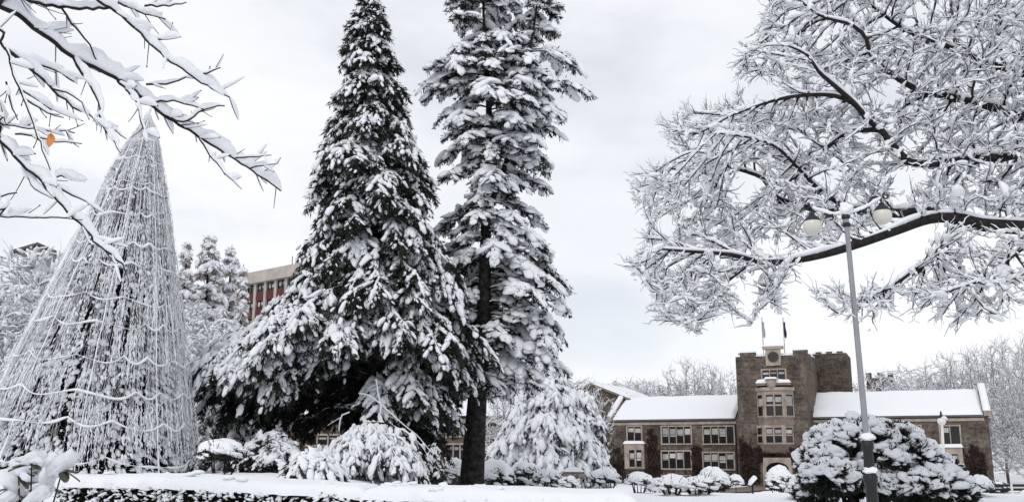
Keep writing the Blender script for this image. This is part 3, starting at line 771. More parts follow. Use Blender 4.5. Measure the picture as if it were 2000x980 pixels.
    sc = np.stack([lump[0] * f * rng.uniform(.7, 1.35, len(ii)), lump[1] * f, lump[2] * f * rng.uniform(.8, 1.3, len(ii))], -1)
    q[:, 2] += sc[:, 2] * .6
    lumps(gs, q, tg, sc, sub)
    kd = rng.integers(0, nt_, int(nt_ * dust)); ud = rng.random(len(kd)); qd = TS[kd] + TD[kd] * (TL[kd] * ud)[:, None] + rng.normal(0, .05, (len(kd), 3)); qd[:, 2] -= .22 * sag * TL[kd] * ud ** 2 - .02
    lumps(gs, qd, TD[kd] + rng.normal(0, .3, (len(kd), 3)), np.exp(rng.normal(0, .4, (len(kd), 1))) * np.array([[lump[0] * .36, lump[1] * .38, lump[2] * .42]]), 1)
    # thin crust along the boughs
    h = lump[2] * rng.uniform(.4, .9, (nb, 1)) * (np.sin(np.linspace(.15, math.pi - .05, ns))[None] + .05) * rng.uniform(.3, 1.3, (nb, ns))
    tubes(gs, br, h * 1.2, 6, shift=h * .9, R2=h)
    gs.build('snow', 'snow', parent)
    return br

# --- the broad drooping cedar -------------------------------------------------------------
Y1 = 28.0
base = P(738, 958, Y1); base[2] = tz(base[0], base[1])
c1 = thing('cedar_tree', 'broad drooping cedar loaded with snow, its lowest boughs touching the ground', 'tree', base)
trunk1 = [base + [0, 0, -.3], P(736, 700, Y1), P(730, 400, Y1), P(722, 150, Y1), P(717, -25, Y1)]
tk = np.array(trunk1)
axis1 = lambda z: (np.interp(z, tk[:, 2], tk[:, 0]), Y1)
rows1 = [(-30, 712, 722), (0, 703, 738), (60, 688, 762), (100, 676, 774), (160, 664, 782), (250, 648, 800), (330, 622, 832), (420, 588, 846), (500, 590, 868), (570, 578, 890), (620, 548, 905), (650, 515, 918), (700, 440, 945), (745, 385, 930), (790, 400, 885), (830, 500, 870), (870, 590, 860), (900, 630, 855)]
pf1 = profile(rows1, Y1, axis1)
z_lo1, z_hi1 = P(CX, 820, Y1)[2], P(CX, -20, Y1)[2]
def keep1(zt, d, Lb):                         # low boughs at the front are missing: the dark hollow under the tree
    zc = P(CX, 700, Y1)[2]
    return ~((d[:, 0] < -.25) & (zt < P(CX, 785, Y1)[2])) & ~((zt < zc) & (d[:, 1] < -.35) & (np.abs(d[:, 0]) < .55) & (rng.random(len(zt)) < .85))
snow_conifer(c1, trunk1, pf1, z_lo1, z_hi1, 620, droop=.42, tw_len=(.35, .85), twigs=9, cover=.80, lump=(.165, .08, .06), nblade=52, inner=.3, sag=.85, clumpy=1.25, lenvar=(.6, 1.12), trunk_r=[(0, .42), (3, .33), (8, .16), (14, .02)], power=1.35, keep=keep1, blade=(.12, .26, .034))
rowsD = [(680, 500, 920), (760, 440, 885), (800, 430, 872), (830, 520, 865), (870, 590, 858), (930, 620, 845)]
snow_conifer(c1, trunk1, profile(rowsD, Y1, axis1), P(CX, 915, Y1)[2], P(CX, 700, Y1)[2], 190, keep=lambda zt, d, Lb: ~((d[:, 0] < -.25) & (zt < P(CX, 838, Y1)[2])), droop=.3, tw_len=(.35, .85), twigs=7, cover=.10, nblade=60, inner=.15, sag=.6, dust=.5, az_range=(-.35, math.pi + .35), blade=(.12, .26, .04), lump=(.14, .07, .05), bark='bark')
rowsL = [(600, 560, 900), (650, 500, 900), (700, 420, 900), (740, 380, 900), (790, 410, 900), (820, 500, 900), (860, 590, 900)]
snow_conifer(c1, trunk1, profile(rowsL, Y1, axis1), P(CX, 755, Y1)[2], P(CX, 640, Y1)[2], 46, droop=.34, tw_len=(.4, .85), twigs=10, cover=1.9, clumpy=.5, nblade=40, inner=.45, sag=.9, az_range=(math.pi - .35, math.pi + 1.05), blade=(.12, .26, .034), lump=(.17, .085, .062), lenvar=(.8, 1.1))
g = G()                                       # the dead snow-coated limbs under the crown
def limb(g, pts, Y, r0, r1, step=.12):
    q = smooth_path([P(a, b, Y + (c[0] if c else 0)) for a, b, *c in pts], step); tubes(g, q, np.linspace(r0, r1, len(q)), 6)
YD = 25.6
limb(g, [(702, 768), (722, 772), (745, 790), (790, 830), (815, 850), (842, 882)], YD, .028, .012)
limb(g, [(744, 792), (742, 815), (735, 832), (720, 838), (708, 850)], YD, .035, .018)
limb(g, [(735, 740), (738, 765), (744, 792)], YD, .015, .03); limb(g, [(730, 832), (738, 845)], YD, .02, .01)
limb(g, [(683, 804), (668, 810), (663, 830), (662, 850)], YD, .022, .018); limb(g, [(664, 815), (640, 830)], YD, .012, .006)
g.build('dead_limb', 'snow', c1)

# --- the tall cedar with a bare dark trunk ------------------------------------------------
Y2 = 30.0
base = P(921, 962, Y2); base[2] = tz(base[0], base[1])
c2 = thing('cedar_tree', 'tall open cedar with a thick dark trunk and two tops rising out of the picture', 'tree', base)
trunk2 = [base + [0, 0, -.35], P(921, 950, Y2), P(932, 780, Y2), P(945, 600, Y2), P(950, 400, Y2), P(955, 220, Y2), P(945, 40, Y2), P(940, -150, Y2)]
tk2 = np.array(trunk2); axis2 = lambda z: (np.interp(z, tk2[:, 2], tk2[:, 0]), Y2)
rows2 = [(-160, 930, 965), (-60, 900, 1000), (0, 884, 1010), (80, 858, 1010), (130, 842, 1010), (190, 824, 1050), (240, 850, 1090), (300, 872, 1056), (360, 860, 1064), (420, 852, 1084), (480, 868, 1070), (530, 880, 1080), (590, 880, 1108), (650, 890, 1100), (720, 900, 1085), (770, 905, 1060), (850, 930, 990)]
pf2 = profile(rows2, Y2, axis2)
def keep2(zt, d, Lb):
    za_, zb_ = P(CX, 650, Y2)[2], P(CX, 430, Y2)[2]
    gap_ = np.array([mnoise.noise(Vector((a[0] * 1.2, a[1] * 1.2, z * .9))) for a, z in zip(d, zt)])
    return ~((zt > za_) & (zt < zb_) & (d[:, 1] < -.2) & (np.abs(d[:, 0]) < .75) & (rng.random(len(zt)) < .5)) & (gap_ > -.36)
kw2 = dict(keep=keep2, droop=.22, tw_len=(.3, .75), cover=.76, lenvar=(.42, 1.15), lump=(.22, .15, .07), nblade=38, inner=.3, sag=.5, tier=.62, blade=(.09, .19, .036), clumpy=1.0)
snow_conifer(c2, trunk2, pf2, P(CX, 760, Y2)[2], P(CX, -150, Y2)[2], 240, twigs=9, trunk_r=[(0, .40), (1.2, .36), (3, .3), (6, .22), (10, .14), (17, .03)], **kw2)
rows2c = [(440, 880, 1075), (520, 872, 1085), (590, 868, 1110), (660, 880, 1102), (730, 895, 1090), (800, 915, 1050)]
kw2c = dict(kw2); kw2c.update(keep=None, lenvar=(.55, 1.1), droop=.34, cover=.85)
snow_conifer(c2, trunk2, profile(rows2c, Y2, axis2), P(CX, 750, Y2)[2], P(CX, 500, Y2)[2], 74, twigs=9, az_range=(-.75, math.pi + .75), **kw2c)
trunk2b = [P(957, 400, Y2), P(985, 330, Y2), P(1008, 230, Y2), P(1035, 100, Y2), P(1052, -20, Y2), P(1060, -120, Y2)]
tk2b = np.array(trunk2b); axis2b = lambda z: (np.interp(z, tk2b[:, 2], tk2b[:, 0]), Y2)
rows2b = [(-130, 1050, 1075), (-40, 1005, 1110), (20, 985, 1122), (80, 980, 1112), (130, 965, 1120), (190, 960, 1136), (235, 940, 1132), (300, 960, 1040)]
snow_conifer(c2, trunk2b, profile(rows2b, Y2, axis2b), P(CX, 300, Y2)[2], P(CX, -110, Y2)[2], 75, twigs=8, trunk_r=[(7, .12), (11, .08), (17, .02)], foliage_name='foliage', **kw2)

# --- generic standing snow conifers in the background ------------------------------------
def bg_conifer(label, px, pyt, pyb, wpx_, Y, nb, mat_n, cover, group, droop=.35, seed=0, power=1.2, shape=.75, **kw):
    top = P(px, pyt, Y); base = P(px, pyb, Y); base[2] = tz(base[0], base[1]); top[0] = base[0]
    t = thing('conifer', label, 'tree', base, group)
    hh = top[2] - base[2]; wm = wpx_ / ppm(Y) / 2
    reach = lambda z: (lambda r: (r, r))(wm * np.clip((top[2] - z) / hh, .02, 1) ** shape * np.where(z < base[2] + .12 * hh, .85, 1))
    k = dict(twigs=7, tw_len=(.3, .7), lump=(.22, .12, .085), nblade=(14 if mat_n == 'needle_brown' else 22), dust=(3.5 if mat_n == 'needle_brown' else 1.6), over=(.05 if mat_n == 'needle_brown' else .2), inner=.3, sag=.7, blade=(.14, .3, .05), sub=1)
    k.update(kw)
    snow_conifer(t, [base - [0, 0, .3], top], reach, base[2] + .05 * hh, top[2], nb, droop=droop, cover=cover, mat_n=mat_n, trunk_r=[(base[2], .03 + hh * .016), (top[2], .015)], power=power, **k)
    return t
gC = 'pale frosted conifers behind the string tree'
bg_conifer('frosted brownish conifer, tallest of those left of the concrete block', 392, 466, 740, 170, 46, 240, 'needle_brown', 1.9, gC, power=1.0, shape=.6)
bg_conifer('slim frosted brown conifer just left of the concrete block', 436, 478, 760, 120, 48, 200, 'needle_brown', 1.9, gC, power=1.0, shape=.65)
bg_conifer('low pale frosted conifer in front of the concrete block', 462, 516, 760, 64, 44, 110, 'needle_brown', 1.9, gC)
bg_conifer('narrow frosted conifer tip peeping out right of the string tree', 346, 476, 760, 110, 44, 150, 'needle_brown', 1.9, gC, power=1.0)
bg_conifer('brownish frosted conifer beside the small grey house', 124, 452, 720, 110, 60, 170, 'needle_brown', 1.0, gC, power=1.0)
gW = 'snow-loaded weeping trees'
bg_conifer('dense weeping tree white with snow right of the tall cedar', 1062, 722, 945, 235, 46, 340, 'needle_mid', 1.2, gW, shape=.38, clumpy=1.2, lenvar=(.5, 1.15), droop=.5, tw_len=(.4, .9), lump=(.30, .15, .09), sag=1.0, power=.9)
bg_conifer('small drooping snow-loaded tree in front of the left end of the hall', 1142, 772, 940, 120, 50, 150, 'needle_mid', 1.25, gW, shape=.4, droop=.5, sag=1.0, lump=(.28, .14, .09))
bg_conifer('pale snow-loaded tree between the string tree and the broad cedar', 418, 668, 925, 150, 30.5, 150, 'needle_mid', 1.9, gW, droop=.45, sag=.9, shape=.5, lump=(.19, .085, .065), tw_len=(.3, .8), sub=2, lenvar=(.5, 1.15), power=.8, nblade=34, blade=(.1, .24, .035))
bg_conifer('low cedar sapling smothered in snow at the foot of the broad cedar', 722, 834, 962, 270, 24.5, 120, 'needle_mid', .95, gW, droop=.5, tw_len=(.25, .6), lump=(.15, .07, .055), sag=1.5, lenvar=(.45, 1.2), clumpy=1.1, sub=2, nblade=30, blade=(.08, .18, .025), power=.9)
bg_conifer('thin drooping sapling with snow just left of the thick trunk', 845, 868, 962, 70, 26.5, 40, 'needle_mid', 1.1, gW, droop=.6, tw_len=(.2, .5), lump=(.13, .06, .05), sag=1.4, sub=2)
bg_conifer('low spreading bush under heavy snow behind the middle hedge', 605, 898, 968, 170, 19.5, 60, 'needle_mid', 1.5, gW, droop=.5, tw_len=(.2, .5), lump=(.16, .085, .06), sag=1.2, sub=2)
bg_conifer('dark low evergreen bush with hardly any snow left of the broad cedar', 530, 852, 965, 190, 25, 90, 'needle', .12, gW, droop=.4, sag=.6, nblade=50, blade=(.1, .22, .035))

# ------------------------------------------------------------------ branching trees
def colonize(nodes, par, att, step, di, dk, iters=60, trop=np.array([0, 0, .0]), jit=.10, inert=.45):
    pos = list(map(np.array, nodes)); par = list(par)
    A = np.array(att); alive = np.ones(len(A), bool)
    npos = np.array(pos); near = np.zeros(len(A), int); dist = np.full(len(A), 1e9)
    def upd(i0):
        Q = np.array(pos[i0:])
        for c in range(0, len(Q), 400):
            q = Q[c:c + 400]
            D = np.sqrt(((A[:, None] - q[None]) ** 2).sum(-1)); k = D.argmin(1); dm = D[np.arange(len(A)), k]
            m = dm < dist; dist[m] = dm[m]; near[m] = k[m] + i0 + c
    upd(0); seen = set()
    for it in range(iters):
        m = alive & (dist < di)
        if not m.any(): break
        acc = {}
        for a in np.nonzero(m)[0]:
            n = near[a]; v = A[a] - pos[n]; v = v / (np.linalg.norm(v) + 1e-9)
            if n in acc: acc[n] += v
            else: acc[n] = v.copy()
        i0 = len(pos)
        for n, v in acc.items():
            pd = pos[n] - pos[par[n]] if par[n] >= 0 else np.zeros(3)
            v = v / (np.linalg.norm(v) + 1e-6) + rng.normal(0, jit, 3) + trop + inert * pd / (np.linalg.norm(pd) + 1e-9)
            v /= np.linalg.norm(v)
            q = pos[n] + v * step
            key = (n, round(q[0], 1), round(q[1], 1), round(q[2], 1))
            if key in seen: continue
            seen.add(key); pos.append(q); par.append(n)
        if len(pos) == i0: break
        upd(i0); alive &= dist > dk
    return np.array(pos), np.array(par)

def chains(pos, par, r_tip, expo, fixed=None):
    n = len(pos); ch = [[] for _ in range(n)]
    for i, p in enumerate(par):
        if p >= 0: ch[p].append(i)
    r = np.zeros(n)
    for i in range(n - 1, -1, -1):
        r[i] = r_tip if not ch[i] else sum(r[c] ** expo for c in ch[i]) ** (1 / expo)
    if fixed is not None:
        for i, f in fixed.items(): r[i] = max(f, min(r[i], f * 1.15))
        for i in range(n):
            p = par[i]
            if p >= 0 and i not in fixed: r[i] = min(r[i], r[p] * .8 if p in fixed else r[p])
    out_ = []
    st = [(i, None) for i in range(n) if par[i] < 0]
    while st:
        i, pr = st.pop()
        c = [] if pr is None else [pr]
        c.append(i)
        while ch[i]:
            k = sorted(ch[i], key=lambda q: -r[q] - (1 if fixed is not None and q in fixed else 0)); 
            for o_ in k[1:]: st.append((o_, i))
            i = k[0]; c.append(i)
        if len(c) > 1: out_.append(c)
    return out_, r

def relax(pos, par, fixed, n=2):
    pos = pos.copy(); ch = [[] for _ in pos]
    for i, p in enumerate(par):
        if p >= 0: ch[p].append(i)
    for _ in range(n):
        q = pos.copy()
        for i, p in enumerate(par):
            if p >= 0 and ch[i] and (fixed is None or i not in fixed): q[i] = .5 * pos[i] + .25 * pos[p] + .25 * pos[ch[i][0]]
        pos = q
    return pos

def by_len(paths):
    d = {}
    for p, r in paths: d.setdefault(len(p), []).append((p, r))
    for k, v in d.items(): yield k, np.array([a for a, _ in v]), np.array([b for _, b in v])

def snow_on(g, Pt, R, h0, hk, sides=6, gap=.15, wide=.5):
    """snow lying along branches: Pt (N,n,3), R (N,n)"""
    Nn, n = R.shape
    T = nrm(np.gradient(Pt, axis=1)); hor = np.sqrt(np.clip(1 - T[..., 2] ** 2, 0, 1)) ** 1.5
    k = max(2, n // 3 + 1); cp = np.where(rng.random((Nn, k)) < gap, .12, rng.uniform(.55, 1.45, (Nn, k)))
    x = np.linspace(0, k - 1, n); i = np.minimum(x.astype(int), k - 2); f = x - i
    nzv = cp[:, i] * (1 - f) + cp[:, i + 1] * f
    h = (h0 + hk * R) * hor * nzv * rng.uniform(.85, 1.15, (Nn, n))
    h[:, -1] *= .35
    w_ = np.minimum(h * wide + R * .6, h * 1.3 + .004)
    tubes(g, Pt, w_, sides, shift=h * .5 + R * .5, R2=h * .5 + .001)

def draw_tree(parent, paths, snow_h, snow_k, bark, sides_big=8, gap=.15, twiglet=0.0, tl=(.08, .22), wide=.5, r_twig=.003, up=.2, thin_only=.03, twig_name='branches', aim=.9, ntw=1, clots=0.0):
    g = G(); gs = G(); tws = []
    for k, Pt, R in by_len(paths):
        big = R.max(1) > .03
        for m, sd in ((big, sides_big), (~big, 4)):
            if m.any():
                tubes(g, Pt[m], R[m], sd); snow_on(gs, Pt[m], R[m], snow_h, snow_k, 6 if sd > 4 else 5, gap, wide)
        if twiglet > 0:
            thin = R < thin_only
            m = thin & (rng.random(R.shape) < twiglet)
            T = nrm(np.gradient(Pt, axis=1))
            if m.any(): tws.append((Pt[m], T[m], R[m]))
    if tws:
        p0 = np.concatenate([a for a, _, _ in tws]); t0 = np.concatenate([b for _, b, _ in tws]); p0 = np.tile(p0, (ntw, 1)); t0 = np.tile(t0, (ntw, 1)); n = len(p0)
        d = nrm(t0 * aim + unit(n) * .8 + np.array([0, 0, up])); ln = rng.uniform(*tl, n)
        s = np.linspace(0, 1, 4); q = p0[:, None] + d[:, None] * (ln[:, None] * s)[..., None] + (unit(n) * .22 * ln[:, None])[:, None] * (s ** 2)[None, :, None]
        q[:, 1:] += rng.normal(0, .06, (n, 3, 3)) * ln[:, None, None]; q[:, :, 2] += .12 * ln[:, None] * s ** 2
        R = r_twig * np.linspace(1, .45, 4)[None] * np.ones((n, 1))
        tubes(g, q, R, 3); snow_on(gs, q, R, snow_h * .62, snow_k, 5, gap, wide)
    if clots > 0:
        for k, Pt, R in by_len(paths):
            T = nrm(np.gradient(Pt, axis=1)); m = (R < .022) & (rng.random(R.shape) < clots * (.55 + .45 * rng.random((len(R), 1))))
            p = Pt[m]; t_ = T[m] + rng.normal(0, .25, (len(p), 3)); f = np.exp(rng.normal(-.1, .4, (len(p), 1)))
            p = p + rng.normal(0, .03, p.shape); p[:, 2] += .02
            lumps(gs, p, t_, f * np.array([[.062, .027, .023]]), 2)
            if clots > 1: 
                q = p[::2] + rng.normal(0, .07, p[::2].shape); lumps(gs, q, t_[::2] + rng.normal(0, .5, q.shape), f[::2] * np.array([[.045, .022, .018]]), 1)
    b = g.build(twig_name, bark, parent); s_ = gs.build('snow', 'snow', parent)
    return b, s_

def from_limbs(limbs, root_path, step):
    """limbs: list of (path3d, r0, r1); returns nodes, parents and fixed radii; each limb starts at the nearest earlier node"""
    nodes, par, fix = [], [], {}
    for j, (pts, r0, r1) in enumerate([root_path] + limbs):
        q = smooth_path(pts, step); n = len(q)
        if j == 0: prev = -1; st = 0
        else:
            D = np.linalg.norm(np.array(nodes) - q[0], axis=1); prev = int(D.argmin()); st = 0
            if D.min() < step * .6: st = 1
        for i in range(st, n):
            nodes.append(q[i]); par.append(prev); prev = len(nodes) - 1; fix[prev] = r0 + (r1 - r0) * i / max(1, n - 1)
    return nodes, par, fix

def in_poly(p, poly):
    x, y = p; c = False; n = len(poly); j = n - 1
    for i in range(n):
        if (poly[i][1] > y) != (poly[j][1] > y) and x < (poly[j][0] - poly[i][0]) * (y - poly[i][1]) / (poly[j][1] - poly[i][1]) + poly[i][0]: c = not c
        j = i
    return c

# --- the great bare tree on the right ---------------------------------------------------
YR = 16.5
tb = np.array([13.2, 17.5, 0]); tb[2] = tz(tb[0], tb[1])
rt = thing('bare_tree', 'great bare spreading tree with every twig snow-laden, filling the upper right', 'tree', tb)
def lp(pts):
    return [P(a, b, Y) for a, b, Y in pts]
fork = np.array([12.9, 17.4, 3.6]); fork2 = np.array([12.4, 17.6, 5.4]); fork3 = np.array([12.2, 17.6, 7.4])
root_path = (np.array([tb - [0, 0, .3], [13.2, 17.5, 1.4], fork, fork2, fork3, [12.0, 17.4, 10.0]]), .42, .12)
limbs = [
 (np.array([fork, [11.2, 17.0, 4.6]] + lp([(2080, 450, 16.6), (1997, 444, 16.5), (1914, 438, 16.4), (1865, 426, 16.3), (1815, 427, 16.2), (1747, 451, 16.0), (1678, 475, 15.8), (1609, 496, 15.6), (1546, 509, 15.4), (1484, 511, 15.2), (1428, 497, 15.0), (1338, 490, 14.8), (1290, 486, 14.7)])), .15, .012),
 (np.array(lp([(1865, 426, 16.3), (1824, 413, 16.6), (1747, 416, 17.0), (1699, 409, 17.3), (1640, 412, 17.5), (1595, 409, 17.6), (1546, 397, 17.7), (1511, 382, 17.8), (1490, 348, 17.9), (1421, 325, 18.0), (1370, 310, 18.0)])), .075, .012),
 (np.array([fork2, [11.4, 17.4, 6.6]] + lp([(2060, 290, 17.2), (1997, 298, 17.2), (1949, 309, 17.1), (1907, 305, 17.0), (1858, 316, 16.9), (1796, 320, 16.8), (1775, 316, 16.8), (1740, 281, 16.7), (1720, 253, 16.7), (1692, 232, 16.6), (1671, 205, 16.5), (1629, 187, 16.4), (1560, 187, 16.3), (1500, 200, 16.2), (1430, 225, 16.0)])), .11, .012),
 (np.array(lp([(1680, 212, 16.55), (1636, 173, 16.3), (1598, 139, 16.0), (1577, 108, 15.8), (1540, 90, 15.6)])), .04, .012),
 (np.array(lp([(1720, 253, 16.7), (1664, 257, 16.9), (1629, 278, 17.1), (1595, 305, 17.2), (1553, 347, 17.4), (1500, 372, 17.5)])), .035, .01),
 (np.array([fork3, [11.6, 17.6, 8.2]] + lp([(2040, 228, 18.0), (1960, 215, 17.9), (1900, 200, 17.8), (1845, 187, 17.7), (1810, 182, 17.6), (1768, 163, 17.5), (1720, 128, 17.4), (1699, 104, 17.3), (1692, 76, 17.2), (1665, 50, 17.1), (1600, 30, 17.0), (1550, -10, 17.0)])), .09, .012),
 (np.array([[12.2, 17.6, 7.6], [11.6, 17.9, 9.0]] + lp([(2020, 148, 18.6), (1950, 130, 18.6), (1865, 97, 18.5), (1817, 76, 18.4), (1768, 59, 18.3), (1700, 10, 18.2), (1640, -40, 18.2)])), .07, .012),
 (np.array(lp([(1872, 438, 16.3), (1838, 479, 15.8), (1817, 507, 15.2), (1775, 534, 14.7), (1734, 562, 14.2), (1692, 583, 13.8), (1636, 611, 13.5)])), .04, .008),
 (np.array([[12.9, 17.4, 3.4], [11.0, 16.4, 4.2]] + lp([(2030, 470, 15.4), (1997, 486, 15.2), (1969, 507, 15.0), (1935, 538, 14.8), (1880, 560, 14.5), (1820, 575, 14.2)])), .05, .008),
 (np.array(lp([(1546, 397, 17.7), (1540, 360, 18.0), (1580, 300, 18.4), (1600, 250, 18.6)])), .025, .008),
 (np.array(lp([(1660, 412, 17.45), (1600, 370, 17.0), (1560, 330, 16.6), (1520, 290, 16.2), (1470, 270, 15.8), (1400, 260, 15.6)])), .03, .008),
 (np.array(lp([(1550, 509, 15.4), (1510, 545, 15.1), (1480, 590, 14.9), (1470, 630, 14.8)])), .018, .006),
 (np.array(lp([(1470, 510, 15.2), (1420, 550, 15.0), (1370, 590, 14.9), (1330, 630, 14.8)])), .018, .006),
 (np.array(lp([(1400, 494, 14.95), (1350, 530, 14.7), (1290, 570, 14.6)])), .015, .006),
]
limbs = [(a, b * 1.3, c * 1.15) for a, b, c in limbs]
nodes, par, fix = from_limbs(limbs, root_path, .16)
polyA = [(1500, -60), (1470, 60), (1435, 100), (1470, 160), (1420, 200), (1350, 210), (1300, 255), (1290, 320), (1240, 340), (1270, 400), (1248, 470), (1240, 505), (1330, 487), (1480, 500), (1680, 462), (1820, 405), (2060, 430), (2060, -60)]
polyB = [(1240, 500), (1235, 550), (1290, 575), (1300, 625), (1360, 655), (1400, 610), (1450, 645), (1530, 590), (1560, 525), (1480, 514), (1330, 492)]
polyC = [(1840, 455), (1770, 545), (1590, 585), (1600, 620), (1690, 640), (1760, 592), (1800, 640), (1900, 620), (2060, 570), (2060, 450)]
att = []
def sprinkle(poly, n, Yf, thr, dr=(-.25, 3.0)):
    xs = [a for a, _ in poly]; ys = [b for _, b in poly]; k = 0
    while k < n:
        x, y = rng.uniform(min(xs), max(xs)), rng.uniform(min(ys), max(ys))
        if not in_poly((x, y), poly): continue
        if mnoise.noise(Vector((x / 75, y / 75, 2.0))) < thr: continue
        att.append(P(x + 30 * mnoise.noise(Vector((x / 40, y / 40, 9))), y + 30 * mnoise.noise(Vector((x / 40, y / 40, 14))), Yf(x, y) + rng.uniform(*dr))); k += 1
sprinkle(polyA, 6400, lambda x, y: 16.0 + 1.2 * (2000 - x) / 760 * .0 + (400 - y) / 400 * 1.3, -.27)
sprinkle(polyB, 1000, lambda x, y: 14.9, -.25, (-1.0, 1.3))
sprinkle(polyC, 900, lambda x, y: 13.5 + (x - 1636) / 236 * 2.2 * (x < 1872) + 2.2 * (x >= 1872) - 1.2 * max(0, (x - 1872) / 130), -.2, (-.8, .8))
# crown beyond the frame, thinner
for k in range(500):
    att.append(np.array([rng.uniform(9.5, 17), rng.uniform(14.5, 21), rng.uniform(6, 13)]))
pos, par = colonize(nodes, par, att, .15, 1.5, .17, 80, trop=np.array([-.16, 0, -.02]))
pos = relax(pos, par, fix, 3)
cs, rr = chains(pos, par, .0072, 2.2, fix)
draw_tree(rt, [(pos[c], rr[c]) for c in cs], .036, .75, 'twig', gap=.15, twiglet=.95, tl=(.07, .30), r_twig=.0042, wide=.46, aim=1.4, ntw=2, clots=1.3)

# --- the overhanging snowy branches, upper left, close to the camera --------------------
tb = np.array([-4.6, 4.9, 0]); tb[2] = tz(tb[0], tb[1])
lt = thing('bare_tree', 'near bare tree reaching thick snow-capped branches in from the upper left corner', 'tree', tb)
tr_ = np.array([tb - [0, 0, .2], [-4.55, 4.9, 1.5], [-4.45, 4.85, 3.0], [-4.3, 4.8, 4.3], [-4.2, 4.8, 5.6]])
Lm = []
def lim(pts, Y0, Y1_, r0, r1, h, start=None):
    n = len(pts); q = [P(a, b, Y0 + (Y1_ - Y0) * i / max(1, n - 1)) for i, (a, b) in enumerate(pts)]
    if start is not None: q = [np.array(s) for s in start] + q
    Lm.append((np.array(q), r0, r1, h))
lim([(-60, -20), (0, 13), (35, 29), (66, 54), (108, 85), (145, 113), (197, 138), (244, 162), (291, 202), (329, 230), (371, 256), (413, 282), (451, 307), (493, 333), (549, 373)], 4.6, 5.4, .021, .0035, .085, [(-4.45, 4.85, 3.2)])
lim([(-40, -30), (47, 0), (117, 14), (202, 16), (225, 10)], 4.5, 4.9, .014, .006, .06, [(-4.3, 4.8, 4.0)])
lim([(120, -60), (190, 0), (225, 23), (256, 49), (282, 75), (324, 113), (375, 148), (404, 169), (448, 190)], 4.6, 5.1, .015, .003, .085, [(-4.3, 4.8, 4.2), (-3.4, 4.7, 4.1)])
lim([(277, 70), (305, 76), (340, 74)], 4.85, 4.9, .005, .0025, .03); lim([(375, 147), (405, 141), (431, 132)], 5.0, 5.0, .005, .0025, .025)
lim([(230, 5), (270, 22), (324, 38)], 4.8, 4.9, .005, .0025, .05); lim([(282, 12), (320, 12), (364, 5)], 4.8, 4.9, .005, .0025, .03)
lim([(120, 16), (140, 45), (165, 75), (185, 110), (200, 135)], 4.7, 4.95, .005, .003, .015)
lim([(145, 113), (155, 136), (174, 162), (192, 197), (202, 244), (235, 298)], 4.9, 4.7, .010, .003, .05)
lim([(202, 246), (225, 258), (247, 271)], 4.75, 4.75, .004, .002, .03)
lim([(230, 158), (253, 183), (270, 211), (284, 268)], 5.0, 4.9, .007, .003, .045)
lim([(324, 226), (357, 239), (399, 214), (439, 207)], 5.1, 5.1, .005, .003, .035); lim([(291, 202), (338, 197), (399, 214)], 5.05, 5.1, .005, .003, .03)
lim([(285, 165), (324, 163), (375, 148)], 5.0, 5.05, .005, .003, .02)
lim([(390, 272), (422, 319), (446, 347), (472, 369)], 5.15, 5.1, .005, .002, .03); lim([(460, 308), (490, 306), (530, 303)], 5.25, 5.25, .004, .002, .02); lim([(488, 329), (515, 326), (541, 320)], 5.3, 5.3, .004, .002, .035)
lim([(-70, 60), (5, 89), (19, 122), (33, 160), (47, 192), (61, 230), (75, 268), (87, 305), (99, 333)], 4.4, 4.4, .013, .003, .025, [(-4.4, 4.85, 3.4)])
lim([(9, 94), (38, 117), (70, 141), (103, 174), (141, 207), (181, 230)], 4.4, 4.7, .008, .003, .045)
lim([(38, 117), (75, 128), (110, 138), (145, 160)], 4.45, 4.7, .005, .003, .045); lim([(103, 174), (130, 182), (160, 200)], 4.55, 4.6, .004, .0025, .03)
lim([(-60, 236), (0, 242), (70, 252), (146, 260)], 4.4, 4.6, .008, .0025, .018, [(-4.4, 4.85, 2.9)]); lim([(30, 262), (60, 266), (110, 276), (160, 281)], 4.45, 4.6, .004, .002, .015)
lim([(-60, 420), (0, 422), (60, 425), (131, 426)], 4.4, 4.6, .006, .003, .02, [(-4.5, 4.9, 2.3)]); lim([(-60, 400), (0, 384), (33, 376)], 4.4, 4.5, .005, .003, .02)
lim([(-80, 230), (0, 277), (28, 305), (52, 329), (75, 347), (99, 376), (122, 404), (155, 437), (178, 460), (205, 490), (240, 515)], 4.5, 4.7, .013, .004, .075, [(-4.4, 4.85, 3.0)])
lim([(101, 359), (140, 380), (181, 400)], 4.6, 4.7, .005, .002, .035); lim([(42, 318), (61, 361), (103, 388)], 4.6, 4.6, .004, .002, .05); lim([(99, 350), (120, 345), (140, 352)], 4.6, 4.65, .004, .003, .055)
lim([(12, 160), (20, 200), (35, 235)], 4.35, 4.35, .004, .002, .04); lim([(47, 192), (90, 220), (125, 230)], 4.4, 4.5, .004, .002, .04); lim([(40, 175), (80, 200), (100, 215)], 4.4, 4.5, .004, .002, .045)
g = G(); q = smooth_path(tr_, .15); tubes(g, q, np.linspace(.2, .09, len(q)), 12); g.build('trunk', 'bark', lt)
g = G(); gs = G()
